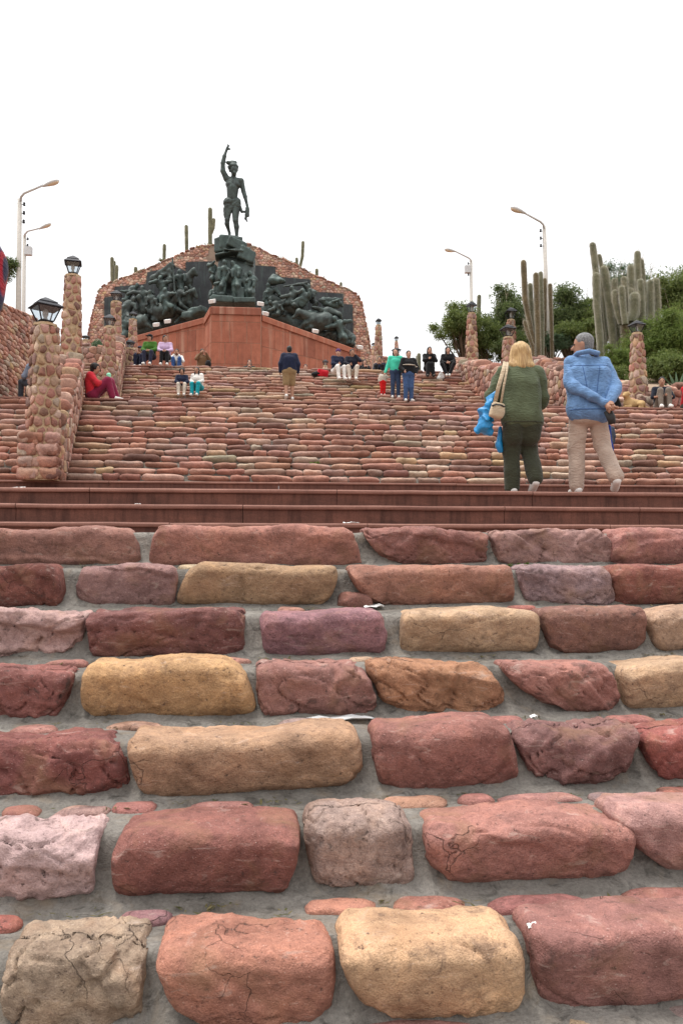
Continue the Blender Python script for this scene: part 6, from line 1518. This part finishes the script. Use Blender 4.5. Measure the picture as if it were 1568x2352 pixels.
m = MB(); m.tube([(.14, -.27, .93), (.17, -.285, .85), (.19, -.27, .78)], [.05, .055, .04], 7, True, .4); m.build('pouch', MAT['black_shoe'], man_, True)
thing_sdf('shopping_bag', 'dark blue bag dangling behind the man\'s right thigh', 'bag', [('c', (0, 0, .12), (.01, .0, -.12), .025, .04), ('c', (.01, 0, -.1), (.03, 0, -.16), .03, .025)], Vector(MPOS) + Vector((.26, .02, .68)), .014, .03, cloth(34, 62, 140), .006, 20)

# ---- people on the upper stairs (facing: 0 up the stairs, 180 towards the camera, 90 left, -90 right)
NAVY, BLACKC, WHITEC, CREAM, JEANS, GREY = cloth(30, 36, 58), cloth(22, 22, 24), cloth(222, 218, 212), cloth(206, 194, 178), cloth(62, 84, 122, 'denim'), cloth(120, 122, 126)
VX = .024
y2 = lambda k: row2(k)
y, z = row2(3); p = P(1398, 1066, y + .15)
person('dark figure climbing just ahead of the man in denim, almost hidden by him', (p.x - .02, y + .15, z), 0, stand(knR=(.1, .16, .6), anR=(.1, .12, .25), toeR=(.1, .26, .2)), cloth(60, 66, 78), cloth(48, 52, 62), s=.62, vox=VX)
person('man in a navy hooded jacket and tan shorts climbing in the middle of the stairs', on3(664, 9), 4, stand(knL=(-.1, .02, .5), anL=(-.1, -.12, .14), toeL=(-.1, .0, .05), knR=(.1, .1, .52), anR=(.11, .06, .09), elL=(-.27, -.02, 1.14), elR=(.27, -.02, 1.14), wrL=(-.28, .05, .9), wrR=(.28, .05, .9)), NAVY, cloth(140, 116, 84), s=1.06, vox=VX, legs='knee', girth=1.22, infl=.03, eyes=False)
mjob = None
person('boy in a navy jacket and cream trousers sitting beside the girl in turquoise', on3(418, 9), 182, sit(.32, .1, .4), NAVY, CREAM, ('dark_hair', 'curly'), s=.8, vox=.02)
person('girl in turquoise trousers and a white top looking down, sitting beside the boy', on3(456, 9), 165, sit(.32, .16, .42, hug=True), WHITEC, cloth(20, 140, 150), ('dark_hair', 'long'), s=.84, vox=.02, legs='wide')
person('man in a black striped sweater and blue jeans standing on the stairs', on3(938, 9), 186, stand(elL=(-.3, .0, 1.14), wrL=(-.22, .12, .95), elR=(.28, .02, 1.12), wrR=(.2, .16, 1.0), knL=(-.08, .03, .5)), BLACKC, JEANS, s=1.02, vox=VX, girth=1.15, infl=.024, skin='skin_pale', hair=('dark_hair', 'short'))
st_ = [o for o in COL.objects if o.type == 'EMPTY' and o.get('label', '').startswith('man in a black striped')][0]
V, F = sdf_mesh([('c', (-.2, .0, 1.24), (.2, .0, 1.24), .012, .012), ('e', (0, .01, 1.24), (.26, .19, .028))], .02, .02); obj('stripe', mesh('stripe', V, F), CREAM, st_)
V, F = sdf_mesh([('e', (-.25, .0, 1.2), (.1, .1, .022)), ('e', (.25, .0, 1.2), (.1, .1, .022))], .018, .01); obj('stripe', mesh('stripe', V, F), CREAM, st_)
person('woman in a turquoise sweater holding the toddler by the hand', on3(908, 10), 178, stand(elR=(.27, .0, 1.12), wrR=(.36, .06, .88), elL=(-.24, .0, 1.12), wrL=(-.26, .05, .88)), cloth(70, 190, 160), cloth(52, 66, 92, 'denim'), ('dark_hair', 'long'), 'skin_pale', s=1.0, vox=VX, infl=.02)
person('toddler in red trousers and a pale top beside the turquoise sweater woman', on3(879, 11), 180, stand(elL=(-.32, .02, 1.22), wrL=(-.46, .05, 1.26), elR=(.26, .04, 1.16), wrR=(.3, .1, .95)), cloth(196, 184, 172), cloth(196, 30, 30), s=.50, vox=.03, girth=1.35, legs='wide')
person('woman in white trousers and a purple headscarf sitting on the stairs', on3(772, 15, -.05), 200, sit(.32, .1, .42, elL=(-.3, .1, .62), wrL=(-.5, .15, .62), elR=(.24, .2, .62), wrR=(.1, .34, .6)), NAVY, WHITEC, ('dark_hair', 'short'), 'skin_pale', s=.98, vox=VX, hat=cloth(86, 52, 96), hy=-30)
person('man with his hands at his head sitting in beige trousers beside the purple headscarf', on3(808, 15), 178, sit(.32, .06, .42, .16, elL=(-.28, .16, .78), wrL=(-.12, .1, .98), elR=(.26, .2, .66), wrR=(.1, .34, .6)), cloth(26, 28, 40), cloth(196, 184, 170), s=1.0, vox=VX, hy=20)
person('long-haired woman in black sitting with a hand raised to her face', on3(985, 17), 178, sit(.32, .06, .3, .06, elL=(-.24, .16, .66), wrL=(-.1, .16, .9), elR=(.22, .2, .66), wrR=(.08, .28, .7)), BLACKC, BLACKC, ('dark_hair', 'long'), 'skin_pale', s=.98, vox=VX, legs='wide', shoes='black_shoe')
person('long-haired woman in black with white shoes sitting by the right wall', on3(1028, 17), 168, sit(.32, .1, .42, .22, anL=(-.05, .44, .09), anR=(.05, .44, .09), toeL=(-.06, .6, .035), toeR=(.06, .6, .035)), BLACKC, BLACKC, ('dark_hair', 'long'), 'skin_pale', s=.98, vox=VX, hy=30)
person('person in a green jacket and dark cap sitting at the top left of the stairs', on3(346, 19), 172, sit(.32, .1, .42), cloth(62, 104, 38), cloth(40, 42, 60), ('dark_hair', 'cap'), s=1.0, vox=VX, hat=BLACKC, hy=-40)
person('woman in a lavender top and black trousers sitting beside the green jacket', on3(380, 19), 180, sit(.32, .06, .38, .09), cloth(186, 160, 190), BLACKC, ('dark_hair', 'tail'), s=1.0, vox=VX, hy=35)
def onT(u, v, Y): p = P(u, v, Y); return (p.x, Y, ZT)
person('person in dark navy curled up at the left end of the top step', onT(325, 850, 31.2), 170, sit(.05, .14, .42), NAVY, cloth(34, 38, 60), s=.92, vox=VX, hat=NAVY, hair=('dark_hair', 'cap'))
person('child in white sleeves resting elbows on knees behind the top step', onT(407, 850, 31.6), 180, sit(.05, .14, .4, elL=(-.26, .3, .42), wrL=(-.1, .3, .66), elR=(.26, .3, .42), wrR=(.1, .3, .66)), WHITEC, cloth(50, 80, 130), s=.95, vox=VX)
person('photographer in a brown jacket with a dark shoulder bag at the podium foot', onT(464, 850, 34.6), 200, stand(elL=(-.3, .1, 1.25), wrL=(-.12, .2, 1.5), elR=(.28, .12, 1.25), wrR=(.1, .2, 1.5)), cloth(110, 82, 58), cloth(150, 146, 142), s=1.0, vox=VX, girth=1.1)
person('long-haired girl with a white scarf behind the top step in front of the podium', onT(573, 850, 33.0), 180, sit(.05, .08, .4), cloth(40, 44, 40), BLACKC, ('dark_hair', 'long'), 'skin_pale', s=.95, vox=VX)
person('person in a navy jacket peeking over the top step right of the climbing man', onT(702, 850, 33.6), 175, sit(.05, .1, .4), NAVY, BLACKC, s=.95, vox=VX, skin='skin_pale')
person('dark-haired woman in black hunched behind the top step beside the seated couple', onT(835, 855, 32.6), 185, sit(.05, .14, .4), BLACKC, BLACKC, ('dark_hair', 'long'), 'skin_pale', s=.95, vox=VX)
person('young man in a dark navy jacket sitting behind the turquoise sweater woman', onT(873, 855, 32.2), 165, sit(.05, .1, .4), cloth(26, 32, 52), BLACKC, s=1.0, vox=VX)
person('small dark-haired head low at the podium foot, right of the photographer', onT(535, 850, 34.4), 120, sit(.05, .1, .4), cloth(60, 44, 38), BLACKC, s=.9, vox=VX)
p = P(232, 921, 20.95)
person('person in a red jacket and maroon trousers leaning on the rubble wall, knees up', (WA1 + .22, 20.95, Z5 + .0), -84, sit(.02, -.06, .46, .14, elL=(-.24, .14, .38), wrL=(-.1, .32, .44), elR=(.25, .12, .36), wrR=(.08, .30, .42), head=(0, .06, .77), neck=(0, -.01, .64), knL=(-.16, .40, .50), knR=(.14, .36, .46), anL=(-.16, .56, .1), anR=(.14, .48, .06), toeL=(-.17, .70, .06), toeR=(.15, .63, .02)), cloth(186, 40, 52), cloth(122, 34, 62), ('dark_hair', 'curly'), s=1.0, vox=.02, girth=1.15, legs='wide', hy=-25, infl=.028)
thing_sdf('paper_cup', 'small mint green cup held by the person in red', 'cup', [('c', (0, 0, 0), (0, 0, .07), .045, .06)], P(250, 868, 20.85), .012, .01, cloth(150, 225, 190))
p = P(1515, 940, 21.25)
person('man in a dark vest and grey trousers sitting against the right rubble wall', (p.x, 21.2, Z5), 170, sit(.02, .06, .36, .1, elL=(-.26, .18, .34), wrL=(-.1, .32, .36), elR=(.26, .16, .34), wrR=(.12, .3, .34), knL=(-.1, .34, .5), knR=(.1, .32, .5)), cloth(28, 32, 44), cloth(118, 108, 98), s=1.0, vox=VX, sleeves='short', hy=-10)
p = P(1575, 945, 21.25)
person('person in a red top cut off by the right edge, sitting against the wall', (p.x, 21.2, Z5), 200, sit(.02, .06, .36, .1, knL=(-.1, .34, .5), knR=(.1, .32, .5)), cloth(190, 34, 44), cloth(70, 64, 56), s=1.0, vox=VX)
p = P(1425, 942, 21.1)
person('long-haired person in black squatting behind the man in denim\'s elbow', (p.x - .1, 21.2, Z5), 100, sit(.02, .12, .36, .1, knL=(-.1, .34, .5), knR=(.1, .32, .5)), BLACKC, BLACKC, ('dark_hair', 'long'), s=.85, vox=VX)
p = P(78, 905, 21.3)
person('person in a grey-blue jacket half hidden behind the nearest lantern pillar', (p.x + .08, 21.3, Z5), 60, sit(.3, .1, .42), cloth(118, 128, 146), cloth(60, 64, 72), s=1.0, vox=VX)
p = P(129, 800, 27.0)
person('person with black hair and a white top seen between the two tall left pillars', (p.x, 27.0, EZ + 5.45), 20, stand(), WHITEC, NAVY, ('dark_hair', 'long'), s=1.0, vox=VX, eyes=False)
Y6 = rowY(6) + .2
p = P(-128, 1000, Y6)
person('person at the far left edge of the steps, almost wholly out of the picture', (p.x, Y6, RISE * 6 + .01), 20, stand(elL=(-.19, -.02, 1.13), elR=(.19, -.02, 1.13), wrL=(-.19, .06, .9), wrR=(.19, .06, .9)), cloth(40, 36, 60), cloth(24, 28, 52), ('dark_hair', 'long'), s=.98, vox=.02, eyes=False)
thing_sdf('woven_bundle', 'red and navy woven bundle bulging in at the upper left edge', 'bundle', [('e', (0, 0, 0), (.22, .2, .22)), ('e', (.02, 0, -.12), (.19, .17, .2)), ('e', (-.05, 0, .1), (.16, .15, .16))], P(-80, 612, Y6), .02, .05, cloth(150, 22, 38, 'stripe'), .01, 20)

# ---- the dog and things left on the steps
p = P(1452, 940, 21.0); dog = empty('dog', (p.x, 21.05, Z5), R(200)); tag(dog, 'tan dog lying at the foot of the right rubble wall', 'dog')
TAN = simple('tan_fur', (.42, .28, .13), 0.9, 0, 60, 0.3, 0.5, 0.01)
V, F = sdf_mesh([('c', (-.28, 0, .14), (.10, 0, .16), .13, .125), ('e', (.1, 0, .15), (.15, .13, .15)), ('c', (.12, 0, .2), (.22, .03, .34), .09, .075), ('e', (.25, .04, .37), (.085, .075, .075)), ('c', (.27, .05, .355), (.36, .08, .325), .05, .033),
    ('c', (.22, -.03, .42), (.19, -.08, .36), .03, .022), ('c', (.22, .10, .42), (.20, .15, .36), .03, .022), ('c', (.12, .09, .12), (.17, .11, .035), .05, .035), ('c', (.17, .11, .035), (.36, .13, .03), .035, .03), ('c', (.12, -.08, .12), (.17, -.1, .035), .05, .035), ('c', (.17, -.1, .035), (.36, -.09, .03), .035, .03),
    ('c', (-.28, .08, .16), (-.12, .16, .12), .09, .06), ('c', (-.12, .16, .12), (-.2, .17, .035), .05, .035), ('c', (-.2, .17, .035), (-.06, .19, .03), .032, .028), ('c', (-.38, 0, .12), (-.55, .12, .04), .04, .02), ('c', (-.55, .12, .04), (-.5, .26, .03), .022, .015)], .018, .035)
obj('body', mesh('body', V, F), TAN, dog)
m = MB(); m.lathe((.365, .082, .325), [(.004, -.012), (.018, -.004), (.016, .008), (.004, .014)], 7); m.build('nose', MAT['black_shoe'], dog)
q = on3(740, 17); thing_sdf('backpack', 'red and black backpack lying beside the purple headscarf woman', 'bag', [('b', (0, 0, .12), (.2, .13, .13), rotm(0, 12, 10)), ('e', (.02, -.08, .14), (.14, .1, .1))], q, .02, .05, cloth(186, 30, 44), .01, 20)
q2 = thing_sdf('backpack', 'black bag slumped against the red backpack', 'bag', [('e', (0, 0, .09), (.17, .13, .1)), ('e', (.08, 0, .12), (.1, .1, .09))], (q[0] - .24, q[1] - .05, q[2]), .02, .04, BLACKC, .01, 20)
q = on3(1010, 17); thing_sdf('plastic_bag', 'white plastic bag between the two women in black', 'bag', [('c', (0, 0, .05), (.02, 0, .2), .11, .07), ('c', (.1, 0, .08), (.1, 0, .22), .08, .04)], (q[0], q[1] + .05, q[2]), .02, .03, MAT['white'], .012, 26)
q = onT(476, 850, 34.5); thing_sdf('shoulder_bag', 'dark shoulder bag on the photographer\'s hip', 'bag', [('e', (0, 0, 0), (.12, .1, .16))], (q[0] + .05, 34.4, ZT + 1.05), .02, .03, cloth(30, 28, 30), .008, 20)
def scrap(label, u, v, Y, z, w, d, mat, seed, nm='paper_scrap', cat='litter'):
    p = P(u, v, Y); V = []; n = 7; r = random.Random(seed)
    for j in range(n):
        for i in range(n): V.append(((i / (n-1) - .5) * w * r.uniform(.85, 1.15), (j / (n-1) - .5) * d * r.uniform(.85, 1.15), .006 + .022 * abs(noise.noise(Vector((i * .9 + seed, j * .9, 1))))))
    F = [(j*n+i, j*n+i+1, (j+1)*n+i+1, (j+1)*n+i) for j in range(n-1) for i in range(n-1)]
    me = mesh(nm, V, F); o = obj(nm, me, mat); o.location = (p.x, Y, z); tag(o, label, cat, 'litter on the steps')
    md = o.modifiers.new('thickness', 'SOLIDIFY'); md.thickness = .002
WH = MAT['white']; PLAST = simple('clear_plastic', (.62, .62, .62), 0.25, 0, 20, 0.1, 0.1, 0.01, 0.6)
scrap('torn white paper scrap on the tread above the mauve stone', 856, 1414, rowY(6) - .06, RISE * 5 - .004, .10, .06, WH, 1)
scrap('crumpled strip of clear plastic on the tread behind the long tan boulder', 784, 1674, rowY(4) - .06, RISE * 3 - .004, .26, .05, PLAST, 2)
scrap('white crumpled paper on the lowest red slab', 806, 1197, 8.2, Z1 + .002, .15, .06, WH, 3)
scrap('small white scrap on the middle red slab step at left', 316, 1157, 8.6, Z2 + .002, .06, .05, WH, 4)
scrap('tiny red wrapper on the ground below the light orange boulder', 1068, 2336, rowY(1) - .08, .002, .035, .014, cloth(200, 20, 30), 5)
scrap('tiny white petal-shaped scrap beside the lowest right boulder', 1222, 2112, rowY(1) + .06, RISE + .012, .03, .02, MAT['sole'], 6)
scrap('white scrap below the dark speckled boulder at right', 1224, 1668, rowY(4) - .1, RISE * 3 - .002, .03, .02, WH, 7)
scrap('white crumpled rubbish on the red slab at the far left below the pillar pedestal', 40, 1116, 9.05, Z3 + .002, .18, .08, WH, 8)
scrap('white scrap on the stones just right of the girl in turquoise', 510, 880, row3(13)[0] + .1, row3(13)[1] + .004, .14, .1, WH, 9)
